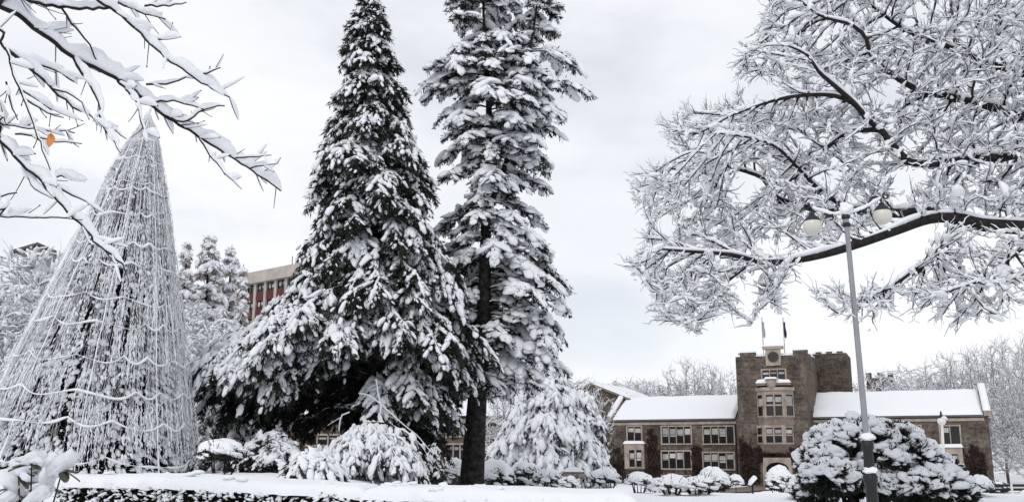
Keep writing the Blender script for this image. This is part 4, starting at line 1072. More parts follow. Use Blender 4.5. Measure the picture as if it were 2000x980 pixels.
for pts, r0, r1, h in Lm:
    q = smooth_path(pts, .03); q[1:-1] += rng.normal(0, .003, (len(q) - 2, 3)); n = len(q)
    R = 1.18 * np.linspace(r0, r1, n); tubes(g, q, R, 7)
    T = nrm(np.gradient(q, axis=0)); hor = np.sqrt(np.clip(1 - T[:, 2] ** 2, 0, 1))
    nzv = np.array([mnoise.noise(Vector(p * 7.0)) for p in q]) + .6 * np.array([mnoise.noise(Vector(p * 17.0 + 5)) for p in q])
    hh = h * np.clip(.95 + .85 * nzv, .05, 2) * hor * np.clip(np.minimum(np.arange(n), np.arange(n)[::-1]) / 2.5 + .12, 0, 1) * (1 - .35 * np.linspace(0, 1, n))
    tubes(gs, q, np.minimum(hh * .32 + R * .55, .045), 10, shift=hh * .55 + R * .55, R2=hh * .55 + .0008)
    # side twigs with their own paddles of snow
    k = int(np.linalg.norm(np.diff(q, axis=0), axis=1).sum() / .075)
    for _ in range(k):
        i = rng.integers(n // 6, n); d = T[i] * .8 + rng.choice([-1, 1]) * np.cross(T[i], [0, 1, 0]) * rng.uniform(.3, .9) + rng.normal(0, .25, 3); d = d / np.linalg.norm(d)
        ln = rng.uniform(.04, .16) * (1.2 if h > .04 else .7); s = np.linspace(0, 1, 6); tq = q[i] + d * (ln * s)[:, None]; tq[:, 2] += .15 * ln * s * s
        tubes(g, tq[None], np.linspace(.0028, .0016, 6)[None], 5)
        if rng.random() < .62:
            hz = rng.uniform(.018, .05) * np.sqrt(max(0, 1 - d[2] ** 2)); pr = np.array([.3, .9, 1.1, 1.0, .8, .15]) * hz
            tubes(gs, tq[None], (pr * .42 + .002)[None], 8, shift=(pr * .5)[None], R2=(pr * .5 + .001)[None])
        if rng.random() < .3: lumps(g, tq[-1:], d[None], np.array([[.007, .004, .004]]), 1)
# lumps where snow has gathered in the forks
for _ in range(46):
    pts, r0, r1, h = Lm[rng.integers(0, len(Lm))]
    if h < .04: continue
    q = smooth_path(pts, .05); i = rng.integers(len(q) // 3, len(q)); T = q[min(i, len(q) - 1)] - q[i - 1]
    s = h * rng.uniform(.35, .7); lumps(gs, (q[i] + [0, 0, s * .5])[None], T[None], np.array([[s * 1.7, s * .7, s * .75]]), 3)
g.build('branches', 'twig', lt); gs.build('snow', 'snow_near', lt)
# the last orange leaf
p = P(99, 275, 4.12); g = G(); n = 14; vv = []
for i in range(n + 1):
    t = i / n; wd = .0195 * math.sin(math.pi * t ** .85) ** .8
    for s in (-1, 0, 1): vv.append((p[0] + s * wd, p[1] - .006 * abs(s) + .006 * math.sin(t * 4), p[2] + .034 - .068 * t))
for s in (0, ):
    f = [(i * 3 + j, i * 3 + j + 1, i * 3 + j + 4, i * 3 + j + 3) for i in range(n) for j in (0, 1)]
g.add(vv, f); tubes(g, np.array([[(p[0], p[1], p[2] + .03), (p[0] - .006, p[1], p[2] + .05), (p[0] - .014, p[1] + .01, p[2] + .062)]]), np.full((1, 3), .0013), 5)
g.build('leaf', 'orange_leaf', lt)

# --- background bare trees: grown once per kind, then copied --------------------------------
def grow_bare(h, spread_, n_att, seed, vase=1.0, step=.45, r_tip=.012, twig=.8, tl=(.3, .7), sh=.05, mat_b='twig_brown', rt_=.012, label='', cat='tree', loc=(0, 0, 0), group=None, extra=0, clot=(.2, .1, .08)):
    t = thing('bare_tree', label, cat, (0, 0, 0), group)
    trk = np.array([[0, 0, -.3], [.1, 0, h * .12], [0, .05, h * .28]]); q = smooth_path(trk, step); nodes = list(q); par_ = [i - 1 for i in range(len(q))]
    A = []
    while len(A) < n_att:
        x, y, z = rng.uniform(-1, 1, 3)
        if x * x + y * y + z * z > 1: continue
        zz = h * .62 + z * h * .38; k = (.45 + .55 * (zz / h)) if vase > 1 else 1
        A.append((x * spread_ * k, y * spread_ * k, zz))
    pos_, par_ = colonize(nodes, par_, A, step, h * .6, step * 1.1, 60, trop=np.array([0, 0, .12 * vase]))
    cs_, r_ = chains(pos_, par_, r_tip, 2.3)
    draw_tree(t, [(pos_[c], r_[c]) for c in cs_], sh, .5, mat_b, 6, .15, twig, tl, wide=.6, r_twig=rt_, up=.35 * vase, thin_only=.06)
    if extra:                                   # clots of snow caught on the twigs
        gs = G(); i = rng.integers(len(q), len(pos_), extra); p = pos_[i] + rng.normal(0, .12, (extra, 3)); d = nrm(pos_[i] - pos_[par_[i]]) + rng.normal(0, .2, (extra, 3))
        lumps(gs, p, d, rng.uniform(.5, 1.5, (extra, 1)) * np.array([clot]), 1); gs.build('snow_clots', 'snow', t)
    t.location = loc
    return t
gB = 'bare frosted trees beyond the hall'
def at_ground(px, Y):
    x = (px - CX) / F * Y * 1.0 / _c * (1.0); 
    q = P(px, 890, Y); return np.array([q[0], q[1], tz(q[0], q[1]) - .1])
vaseT = grow_bare(15, 5.5, 620, 1, vase=1.6, twig=1.0, tl=(.5, 1.2), r_tip=.014, rt_=.016, sh=.07, label='tall vase-shaped frosted tree above the middle of the left roof', group=gB)
roundT = grow_bare(12, 5.0, 620, 2, vase=.8, twig=1.0, tl=(.4, 1.0), r_tip=.013, rt_=.014, sh=.10, label='round frosted tree above the left roof beside the gabled house', group=gB)
def put(o, px, pyt, Y, hh, rz): 
    b = at_ground(px, Y); ztop = P(px, pyt, Y)[2]; s = (ztop - b[2]) / hh
    return b, rz, s
first = {}
def place(kind, hh, px, pyt, Y, label, wk=1.0):
    b, rz, s = put(kind, px, pyt, Y, hh, rng.uniform(0, 6))
    sc = (s * wk, s * wk, s)
    if kind.name not in first:
        first[kind.name] = 1; kind.location = tuple(b); kind.rotation_euler = (0, 0, rz); kind.scale = sc; kind['label'] = label
    else: dup(kind, b, rz, sc, label, gB)
place(vaseT, 15, 1355, 700, 150, 'tall vase-shaped frosted tree over the middle of the left roof', 1.0)
place(vaseT, 15, 1408, 715, 155, 'vase-shaped frosted tree close to the left edge of the tower', .9)
place(roundT, 12, 1255, 738, 165, 'small round frosted tree just right of the gabled house roof', .9)
place(roundT, 12, 1300, 745, 160, 'low round frosted tree over the left part of the left roof', .9)
place(roundT, 12, 1225, 742, 175, 'faint round tree at the gabled house ridge', .9)
place(roundT, 12, 1725, 725, 150, 'frosted tree in front of the far crenellated wall right of the turret', 1.0)
place(roundT, 12, 1775, 712, 150, 'frosted tree with dark tufted top over the right roof', .8)
place(roundT, 12, 1825, 720, 158, 'round frosted tree above the middle of the right roof', 1.0)
place(vaseT, 15, 1870, 690, 150, 'tall fan of frosted branches above the right roof', 1.0)
place(vaseT, 15, 1918, 680, 148, 'tall frosted tree over the right gable end', 1.0)
place(vaseT, 15, 1965, 665, 135, 'tall frosted tree right of the hall', .9)
place(vaseT, 15, 2010, 650, 130, 'tall frosted tree cut by the right edge of the picture', .9)
place(roundT, 12, 1965, 745, 120, 'bushy frosted tree beside the right end wall of the hall', 1.1)
place(roundT, 12, 2000, 790, 112, 'lower frosted tree at the right edge beyond the rail', 1.0)
place(vaseT, 15, 2012, 672, 112, 'tall frosted tree at the right edge close behind the end gable', .55)
place(roundT, 12, 1965, 850, 108, 'snow-covered bush at the right foot of the hall', 1.3)
place(roundT, 12, 2005, 870, 105, 'snow-covered bush at the very right behind the rail', 1.4)
# left-hand trees
gL = 'frosted trees behind the string tree'
bushT = grow_bare(9, 4.4, 700, 3, vase=.5, twig=1.0, tl=(.25, .7), r_tip=.011, rt_=.010, sh=.13, step=.38, extra=2600, clot=(.17, .085, .06), label='bushy tree', group=gL)
gB_keep = gB; gB = gL
place(bushT, 9, 40, 492, 40, 'large bushy snow-covered tree at the left edge with brown twigs', .9)
place(bushT, 9, 95, 530, 44, 'bushy snow-covered tree below the small grey house', .9)
place(bushT, 9, -30, 560, 36, 'snow-covered tree cut by the left edge of the picture', .9)
place(bushT, 9, 20, 700, 33, 'lower snow-covered tree left of the string tree', 1.0)
place(bushT, 9, 365, 600, 38, 'lacy snow-covered tree just right of the string tree', .8)
place(bushT, 9, 425, 640, 36, 'snow-covered tree between the frosted conifers and the broad cedar', .8)
place(bushT, 9, 470, 668, 42, 'snow-covered tree below the concrete block', .8)
place(bushT, 9, 380, 760, 34, 'low snow-covered tree above the flat-topped shrub', .9)
gB = gB_keep
place(roundT, 12, 1050, 720, 62, 'frosted tree behind the weeping tree right of the tall cedar', .9)
place(roundT, 12, 1130, 735, 66, 'frosted tree beside the brown gable', .8)
place(roundT, 12, 990, 740, 60, 'frosted tree behind the thick cedar trunk', .8)

# far wooded slope behind the hall
g = G(); gs = G()
t_ = thing('distant_wood', 'distant snowy wood along the slope behind the hall', 'wood', (60, 330, 3))
n = 1300
x = rng.uniform(-40, 220, n); y = rng.uniform(240, 360, n); z0 = terr(x, y); hh = rng.uniform(9, 16, n)
ok = rng.random(n) < .9; x, y, z0, hh = x[ok], y[ok], z0[ok], hh[ok]; n = len(x)
q = np.stack([np.stack([x, y, z0], -1), np.stack([x, y, z0 + hh], -1)], 1); tubes(g, q, np.stack([np.full(n, .2), np.full(n, .03)], 1), 5)
m = 50; ii = np.repeat(np.arange(n), m); uu = rng.uniform(.25, 1, len(ii)); rr_ = (1.05 - uu) * 3.2 * np.sqrt(rng.random(len(ii))); aa = rng.uniform(0, 6.28, len(ii))
p3 = np.stack([x[ii] + rr_ * np.cos(aa), y[ii] + rr_ * np.sin(aa), z0[ii] + hh[ii] * uu], -1)
blades(g, p3, unit(len(ii)) + np.array([0, 0, .5]), rng.uniform(.6, 1.3, len(ii)), rng.uniform(.15, .35, len(ii)))
sel = rng.random(len(ii)) < .3; lumps(gs, p3[sel] + [0, 0, .2], unit(sel.sum()) * [1, 1, .2], rng.uniform(.3, .7, (sel.sum(), 1)) * np.array([[1.3, .8, .5]]), 1)
a = g.build('wood_branches', 'twig_brown', t_); b = gs.build('wood_snow', 'snow', t_); t_['kind'] = 'stuff'; a['kind'] = 'stuff'; b['kind'] = 'stuff'
del t_['category']
t_['category'] = 'wood'

# far crenellated wall behind the right wing
cw, HC = bldg('crenellated_house', 'dark crenellated stone block far behind the right roof', 'building', 1690, 780, 170, ALPHA)
k0, zk = HC(1692, 738, 0); k1, _ = HC(1745, 738, 0)
g = G(); box(g, k0, k1, 0, 8, GZ, zk)
for j, f in enumerate((.0, .42, .8)): box(g, k0 + (k1 - k0) * f, k0 + (k1 - k0) * (f + .2), .01, .7, zk - .001, zk + .9)
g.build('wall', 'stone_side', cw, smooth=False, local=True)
g = G(); snow_slab(g, [(k0, .72, zk + .004), (k1, .72, zk + .004), (k1, 8, zk + .004), (k0, 8, zk + .004)], .4, 10, 6, 3); g.build('roof_snow', 'snow', cw, local=True)

# ------------------------------------------------------------------ the string-light tree
YC = 24.0
apex = P(289, 226, YC); bc = P(172, 905, YC); bc[2] = tz(bc[0], YC)
bl = bc[2]
st_ = thing('string_light_tree', 'tall cone of snow-crusted light strings with sagging garlands, left side', 'light tree', (bc[0], bc[1], bl))
rowsC = [(228, 285, 294), (250, 272, 303), (290, 246, 310), (350, 214, 317), (430, 178, 326), (560, 116, 340), (690, 54, 352), (800, 4, 362), (900, -34, 372), (960, -55, 378)]
zzC = np.array([P(CX, r[0], YC)[2] for r in rowsC])[::-1]
xlC = np.array([P(r[1], r[0], YC)[0] for r in rowsC])[::-1]; xrC = np.array([P(r[2], r[0], YC)[0] for r in rowsC])[::-1]
zap = apex[2]
def cone(az, z, k=1.0):
    xl = np.interp(z, zzC, xlC); xr = np.interp(z, zzC, xrC); c = (xl + xr) / 2; r = (xr - xl) / 2
    return np.stack([c + r * k * np.cos(az), YC + r * k * np.sin(az), z], -1)
g = G(); q = np.stack([apex + [0, 0, .1], cone(0., (zap + bl) / 2) * 0 + [(apex[0] + bc[0]) / 2, YC, (zap + bl) / 2], [bc[0], YC, bl - .3]]); tubes(g, q[None], np.array([[.05, .09, .12]]), 8); g.build('mast', 'iron', st_)
g = G(); n = 760; az = np.sort(rng.uniform(0, 2 * math.pi, n)); m = 180
tt = np.linspace(0, 1, m); zb_ = bl + rng.uniform(.1, .9, n)
z = zap - (zap - zb_)[:, None] * tt[None] ** 1.0
a2 = az[:, None] + .05 * np.sin(tt * 5)[None] * rng.normal(0, 1, (n, 1)) + rng.normal(0, .004, (n, m))
q = cone(a2, z, 1.0 + 0 * z); q += rng.normal(0, .006, (n, m, 3)) + np.cumsum(rng.normal(0, .0045, (n, m, 3)), 1)
thick = np.array([[mnoise.noise(Vector((a * 6, zz * 1.1, k))) for zz in z[i]] for i, (a, k) in enumerate(zip(az, np.zeros(n)))])
on = rng.random((n, m)) < (.22 + .78 * thick)
Rw = np.where(on, rng.uniform(.006, .0165, (n, m)), .0022) + np.clip(thick, 0, 1) * .008
Rw *= np.clip(.4 + tt * 1.1, 0, 1.0)[None]
tubes(g, q, Rw, 4)
o = g.build('string_curtain', 'snow', st_); o['kind'] = 'stuff'
# snow lodged between the strings
g = G(); n = 3000; az = rng.uniform(0, 2 * math.pi, n); z = bl + .3 + (zap - bl - .6) * (1 - np.sqrt(rng.random(n)))
v_ = np.array([mnoise.noise(Vector((a * 2.5, zz * .8, 4))) for a, zz in zip(az, z)]); ok = v_ > .05; az, z = az[ok], z[ok]; n = len(az)
q = cone(az, z, 1.0); tg = cone(az, z - .3, 1.0) - q
lumps(g, q, tg + rng.normal(0, .05, (n, 3)), rng.uniform(.5, 1.5, (n, 1)) * np.array([[.06, .028, .024]]), 1)
# the smooth sheet of snow down the left flank
azl = rng.uniform(math.pi * .93, math.pi * 1.19, 900); zl = bl + .8 + (zap - bl - 2.2) * rng.random(900) ** .8
q = cone(azl, zl, 1.0); tg = cone(azl, zl - .3, 1.0) - q
lumps(g, q, tg, rng.uniform(.6, 1.4, (900, 1)) * np.array([[.22, .075, .05]]), 2)
lumps(g, apex[None] + [0, 0, .05], np.array([[0, .1, 1]]), np.array([[.18, .07, .07]]), 2)
o = g.build('lodged_snow', 'snow', st_); o['kind'] = 'stuff'
# garlands
for zpy in (262, 300, 348, 362, 412, 468, 505, 572, 618, 682, 744, 798, 866, 893):
    zc = P(CX, zpy + 14, YC)[2]
    g = G(); mm = 160; a = np.linspace(0, 2 * math.pi, mm); sag_n = 12
    wa = a * sag_n / 2 + zpy + 1.1 * np.sin(a * 2.3 + zpy * .7) + .6 * np.sin(a * 5.1 + zpy); sw = np.abs(np.sin(wa))
    zg = zc - (.05 + .13 * min(1, (zpy - 200) / 500)) * sw + .035 * np.sin(a * 3 + zpy) - .18 * np.cos(a + .6) * min(1, (zpy - 200) / 500)
    q = cone(a, zg, 1.03); nzv = np.array([mnoise.noise(Vector(p * 2.2)) for p in q])
    tubes(g, q[None], np.clip(.020 + .032 * nzv, .006, .042)[None] * (.7 + .3 * min(1, (zpy - 220) / 300)), 7); g.build('garland', 'snow', st_)
for a in (-2.75, -1.9, -1.25, -.55):         # heavier guy lines
    g = G(); z = np.linspace(zap - .2, bl, 40); q = cone(np.full(40, a), z, 1.035); q += rng.normal(0, .006, (40, 3))
    tubes(g, q[None], np.clip(.008 + .012 * rng.random(40), .008, .03)[None], 5); g.build('guy_line', 'snow', st_)
# the dark living conifer the strings hang over
reachC = lambda z: ((np.interp(z, zzC, (xrC - xlC) / 2) * .9,) * 2)
axp = [np.array([(np.interp(z, zzC, xlC) + np.interp(z, zzC, xrC)) / 2, YC, z]) for z in np.linspace(bl - .2, zap - .8, 8)]
g = G(); tubes(g, np.array(axp)[None], np.linspace(.16, .02, 8)[None], 8); g.build('trunk', 'bark', st_)
n = 42000; z = bl + .1 + (zap - bl - .7) * (1 - np.sqrt(rng.random(n))); az = rng.uniform(0, 2 * math.pi, n); kk = np.sqrt(rng.uniform(.3, .74, n)) * np.clip((zap - z) / 1.2, .25, 1)
q = cone(az, z, kk); g = G(); bd = np.stack([np.cos(az), np.sin(az), np.full(n, -.4)], -1) + unit(n) * .8
blades(g, q, bd, rng.uniform(.1, .26, n), rng.uniform(.03, .07, n)); g.build('foliage', 'needle', st_)
g = G(); n = 1500; z = bl + (zap - bl - 1) * (1 - np.sqrt(rng.random(n))) * .9; az = rng.uniform(math.pi, 2 * math.pi, n); q = cone(az, z, .9)
lumps(g, q, np.stack([np.cos(az), np.sin(az), np.full(n, -.7)], -1), rng.uniform(.5, 1.4, (n, 1)) * np.array([[.12, .06, .045]]), 1); g.build('bough_snow', 'snow', st_)

# ------------------------------------------------------------------ shrubs
def shrub(label, px, pyb, wpx_, pyt, Y, kind='dome', leafy=1.0, cap=1.0, mat_l='leaf', group='clipped shrubs in the snow', stems=7):
    base = P(px, pyb, Y); base[2] = tz(base[0], base[1]); zt = P(px, pyt, Y)[2]; hh = max(.5, zt - base[2]); r = wpx_ / ppm(Y) / 2
    t = thing('shrub', label, 'shrub', base, group)
    x0, y0, z0 = base
    stem_h = {'dome': .25, 'umbrella': .55, 'vase': .5, 'stalk': .6, 'tier': .2}[kind] * hh
    ch = hh - stem_h; cz = z0 + stem_h
    g = G()
    for k in range(1 if kind == 'stalk' else stems):
        a = rng.uniform(0, 6.28); rr_ = r * rng.uniform(.25, .85) * (0.1 if kind == 'stalk' else 1); e = np.array([x0 + rr_ * math.cos(a), y0 + rr_ * math.sin(a), cz + ch * rng.uniform(.15, .55)])
        b0 = np.array([x0 + .1 * r * math.cos(a), y0 + .1 * r * math.sin(a), z0 - .15]); mid = (b0 + e) / 2 + np.array([rr_ * .12 * math.cos(a), rr_ * .12 * math.sin(a), -.12 * hh if kind != 'stalk' else 0])
        q = smooth_path([b0, mid, e], .08); tubes(g, q, np.linspace(.028, .01, len(q)), 6)
        if kind == 'vase':
            for _ in range(5):
                i = rng.integers(len(q) // 3, len(q)); d = nrm(np.array([math.cos(a), math.sin(a), 1.2]) + rng.normal(0, .6, 3)); tq = q[i] + d * np.linspace(0, .35 * hh, 5)[:, None]; tubes(g, tq, np.linspace(.012, .005, 5), 5)
    for _ in range(16):
        a = rng.uniform(0, 6.28); el = rng.uniform(.1, 1.3); d = np.array([math.cos(a) * math.cos(el), math.sin(a) * math.cos(el), math.sin(el)])
        p_ = np.array([x0, y0, cz + ch * .2]) + d * np.array([r, r, ch * .8]) * .8; tq = p_ + (d + rng.normal(0, .3, 3)) * np.linspace(0, .28 * r + .12, 4)[:, None]; tubes(g, tq, np.linspace(.012, .005, 4), 4)
    g.build('stems', 'twig', t)
    n = int(2600 * leafy); d = unit(n); d[:, 2] = np.abs(d[:, 2]) * rng.choice([1, -.25], n, p=[.8, .2]); k = rng.uniform(.55, 1.0, n) ** .5
    wob = np.array([1 + .16 * mnoise.noise(Vector(p * 2.3) + Vector((px, 0, 0))) for p in d])
    q = np.array([x0, y0, cz + ch * .18]) + d * np.array([r, r, ch * .8]) * (k * wob)[:, None]
    g = G(); s = .03 + r * .09
    blades(g, q, d + unit(n) * .9, rng.uniform(.7, 1.4, n) * s, rng.uniform(.4, .8, n) * s); g.build('leaves', mat_l, t)
    gs = G()
    # snow cap: displaced dome, deep on top and torn at its lower edge
    na, nr = 40, 11
    A, Rg = np.meshgrid(np.linspace(0, 2 * math.pi, na, endpoint=False), np.linspace(0, 1, nr)); vv = []
    for a, f in zip(A.ravel(), Rg.ravel()):
        lim_ = 1.02 + .32 * mnoise.noise(Vector((math.cos(a) * 1.6, math.sin(a) * 1.6, px * .1))) + .26 * mnoise.noise(Vector((math.cos(a) * 4, math.sin(a) * 4, px * .1)))
        th = f * lim_ * (.20 + .13 * cap) * math.pi
        rx = math.sin(min(th, 1.62)); ez = math.cos(min(th, 1.62))
        wv = 1.03 + .20 * mnoise.noise(Vector((rx * math.cos(a) * 2.2, rx * math.sin(a) * 2.2, px * .3))) + .07 * mnoise.noise(Vector((rx * math.cos(a) * 6, rx * math.sin(a) * 6, px * .3)))
        thick = .13 * cap * (1 - f ** 3) * min(1, r * 1.6)
        vv.append((x0 + r * rx * math.cos(a) * wv, y0 + r * rx * math.sin(a) * wv, cz + ch * .2 + ch * .78 * ez * wv + thick))
    f = [(i * na + j, i * na + (j + 1) % na, (i + 1) * na + (j + 1) % na, (i + 1) * na + j) for i in range(nr - 1) for j in range(na)]
    gs.add(vv, f)
    vb = np.array(vv); c0 = np.array([x0, y0, cz + ch * .1]); vb2 = c0 + (vb - c0) * np.array([.93, .93, .9]); gs.add(vb2, [q_[::-1] for q_ in f])
    e0 = (nr - 1) * na; gs.add(np.concatenate([vb[e0:], vb2[e0:]]), [(j, (j + 1) % na, na + (j + 1) % na, na + j) for j in range(na)])
    n = int(46 * (2.2 if kind == 'tier' else 1)); a = rng.uniform(0, 6.28, n); el = rng.uniform(-.15, .8, n) if kind != 'vase' else rng.uniform(-.5, .8, n)
    dd = np.stack([np.cos(a) * np.cos(el), np.sin(a) * np.cos(el), np.sin(el)], -1); q = np.array([x0, y0, cz + ch * .2]) + dd * np.array([r, r, ch * .8]) * rng.uniform(.9, 1.04, (n, 1))
    tg = np.stack([-np.sin(a), np.cos(a), np.full(n, -.2)], -1); lumps(gs, q, tg, rng.uniform(.5, 1.4, (n, 1)) * np.array([[.15, .085, .06]]) * (r / .6) ** .6, 2)
    # drift at the foot
    lumps(gs, np.array([[x0, y0, z0]]), np.array([[1, 0, 0.]]), np.array([[r * .5, r * .45, .05 + .02 * r]]), 3)
    gs.build('snow', 'snow', t)
    return t
shrub('flat-topped snow-capped shrub on splayed stems right of the string tree', 430, 930, 88, 869, 20.5, 'umbrella', cap=1.3)
shrub('round snowy shrub peeping out left of the thick cedar trunk', 890, 955, 62, 902, 36, 'dome')
shrub('rounded snow-capped shrub first to the right of the thick trunk', 967, 958, 78, 905, 37, 'dome', cap=1.2)
shrub('dense dark rounded shrub with a snow cap, second right of the thick trunk', 1026, 958, 66, 906, 38, 'dome', leafy=1.4, cap=.9)
shrub('vase-shaped leafless shrub with splayed snowy stems left of the stone pillar', 1070, 966, 58, 921, 34, 'vase', leafy=.3, cap=.9)
shrub('small twiggy snow-tufted shrub in front of the stone pillar', 1112, 964, 38, 932, 31, 'vase', leafy=.12, cap=.5)
shrub('umbrella-shaped snowy shrub on a short stem right of the stone pillar', 1180, 963, 62, 922, 38, 'umbrella', cap=1.2)
shrub('small snow-capped shrub with fanned stems below the left bay window', 1248, 966, 50, 928, 37, 'umbrella', cap=1.2, leafy=.5)
shrub('low smooth mound of snow over a shrub between two fanned shrubs', 1285, 966, 44, 942, 40, 'dome', cap=1.7, leafy=.2)
shrub('wide vase-shaped bare shrub holding a ball of snow below the middle windows', 1315, 978, 62, 936, 31, 'vase', leafy=.25, cap=1.3, stems=11)
shrub('bare twiggy shrub with snowy arching stems right of the snow ball shrub', 1366, 978, 70, 943, 31, 'vase', leafy=.2, cap=.6, stems=12)
shrub('big tiered clipped shrub with a snow dome left of the tower', 1394, 966, 66, 918, 42, 'tier', cap=1.1)
shrub('little round shrub on a single thin stalk, capped with snow, left of the door', 1437, 962, 30, 930, 50, 'stalk', cap=1.4, leafy=.4)
shrub('layered snowy clipped shrub standing in front of the doorway', 1524, 966, 52, 914, 44, 'tier', cap=1.0)
shrub('rounded snow-covered shrub at the left foot of the dome pine', 1572, 985, 64, 926, 29, 'tier', cap=.9)
shrub('snow-topped stump of a shrub right of the dome pine', 1918, 978, 40, 952, 30, 'dome', cap=1.5, leafy=.3)
shrub('low dark evergreen shrub at the foot of the right end wall', 1942, 962, 50, 938, 60, 'dome', cap=.2)

# ------------------------------------------------------------------ the dome-shaped pine
YP = 25.0
base = P(1700, 988, YP); base[2] = tz(base[0], base[1])
pn_ = thing('pine_tree', 'wide dome-shaped pine with snowy layered pads and several trunks before the right wing', 'tree', base)
pads = [(1690, 838, 70, 30), (1630, 855, 62, 34), (1745, 850, 62, 34), (1600, 892, 52, 34), (1660, 885, 62, 36), (1725, 890, 60, 36), (1790, 885, 52, 36), (1620, 925, 60, 28), (1690, 915, 55, 28), (1760, 920, 70, 34), (1830, 912, 56, 34), (1800, 940, 60, 30), (1858, 942, 48, 32), (1880, 962, 36, 26), (1590, 950, 44, 24), (1668, 940, 36, 18), (1735, 944, 36, 18), (1840, 965, 46, 22)]
g = G(); gs = G(); gt = G(); tops = []
for (px, py, wx, hy) in pads:
    dY = rng.uniform(-1.1, .5) if py > 870 else rng.uniform(-.3, .9)
    c = P(1702 + (px - 1702) * .95, py + 10, YP + dY); rx = .86 * wx / ppm(YP); rz_ = .86 * hy / ppm(YP); ry = rx * rng.uniform(.8, 1.1); tops.append(c - [0, 0, rz_ * .3])
    n = int(5200 * rx * rx / .5); d = unit(n); q = c + d * np.array([rx, ry, rz_]) * (1.04 * rng.uniform(.3, 1, n) ** .4)[:, None]
    blades(g, q, d + unit(n) * .8 + [0, 0, -.1], rng.uniform(.10, .22, n), rng.uniform(.03, .055, n))
    n = int(235 * rx * rx / .5); a = rng.uniform(0, 6.28, n); el = np.arcsin(rng.uniform(-.75, 1, n)); dd = np.stack([np.cos(a) * np.cos(el), np.sin(a) * np.cos(el), np.sin(el)], -1)
    wob = np.array([mnoise.noise(Vector(p * 2.4) + Vector((px, py, 0))) for p in dd]); ok = wob > -.20 - .25 * dd[:, 2]
    q = (c + dd * np.array([rx, ry, rz_]) * (1.0 + .22 * wob)[:, None])[ok]; tg = np.stack([-dd[:, 1], dd[:, 0], rng.normal(-.05, .35, n)], -1)[ok] + rng.normal(0, .5, (ok.sum(), 3)) * [1, 1, .3]
    s = rng.uniform(.5, 1.45, (ok.sum(), 1)) * np.clip(np.exp(rng.normal(0, .3, (ok.sum(), 1))), .4, 1.35) * np.array([[.155, .11, .075]]) * (.8 + .35 * dd[ok][:, 2:3])
    lumps(gs, q + [0, 0, .03], tg, s, 2)
for k, (bx, tgt) in enumerate([(1672, [0, 1, 3, 4, 7]), (1722, [2, 5, 8, 9]), (1745, [6, 10, 11, 12]), (1800, [13, 17, 12]), (1655, [14, 15, 7])]):
    b0 = P(bx, 985, YP + rng.uniform(-.4, .4)); b0[2] = tz(b0[0], b0[1]) - .15
    for j in tgt:
        e = tops[j]; m1_ = b0 + np.array([(e[0] - b0[0]) * .2, (e[1] - b0[1]) * .3, (e[2] - b0[2]) * .45]); m2_ = b0 + np.array([(e[0] - b0[0]) * .65, (e[1] - b0[1]) * .7, (e[2] - b0[2]) * .8])
        q = smooth_path([b0, m1_, m2_, e], .12); q[2:-1] += rng.normal(0, .015, (len(q) - 3, 3)); tubes(gt, q, np.linspace(.085, .025, len(q)), 8)
gt.build('trunk', 'bark', pn_); g.build('foliage', 'needle', pn_); gs.build('snow', 'snow', pn_)

# ------------------------------------------------------------------ lamps
def bar_(g, pts, r, sides=8, step=.04):
    q = smooth_path(pts, step); tubes(g, q, np.full(len(q), r), sides)
YL = 13.0
b = P(1708, 1000, YL); b[2] = tz(b[0], b[1]); top = P(1652, 424, YL)
lm = thing('street_lamp', 'tall silver lamp post with two round glass globes on curled arms', 'street lamp', b)
xa, ya = b[0], b[1]; zb0 = b[2]; zt0 = top[2]
lean = (top[0] - xa)
def ax(z): return np.array([xa + lean * (z - zb0) / (zt0 - zb0), ya, z])
zbase = P(1700, 862, YL)[2]
g = G()
q = np.array([ax(z) for z in np.linspace(zbase, zt0, 24)]); tubes(g, q, np.linspace(.041, .033, 24), 14)
g.build('pole', 'steel', lm)
g = G()
prof = [(zb0 - .1, .13), (zb0 + .12, .13), (zb0 + .16, .10), (zbase - .55, .088), (zbase - .5, .11), (zbase - .44, .115), (zbase - .40, .085), (zbase - .12, .075), (zbase - .08, .10), (zbase, .10), (zbase + .03, .06)]
q = np.array([ax(z) for z, _ in prof]); tubes(g, q, np.array([r * .82 for _, r in prof]), 16); g.build('base', 'iron', lm)
g = G()
for z in (zt0 - .12, zt0 - .01): tubes(g, np.array([ax(z - .02), ax(z), ax(z + .02), ax(z + .04)]), np.array([.042, .058, .058, .042]), 14)
g.build('collar', 'iron', lm)
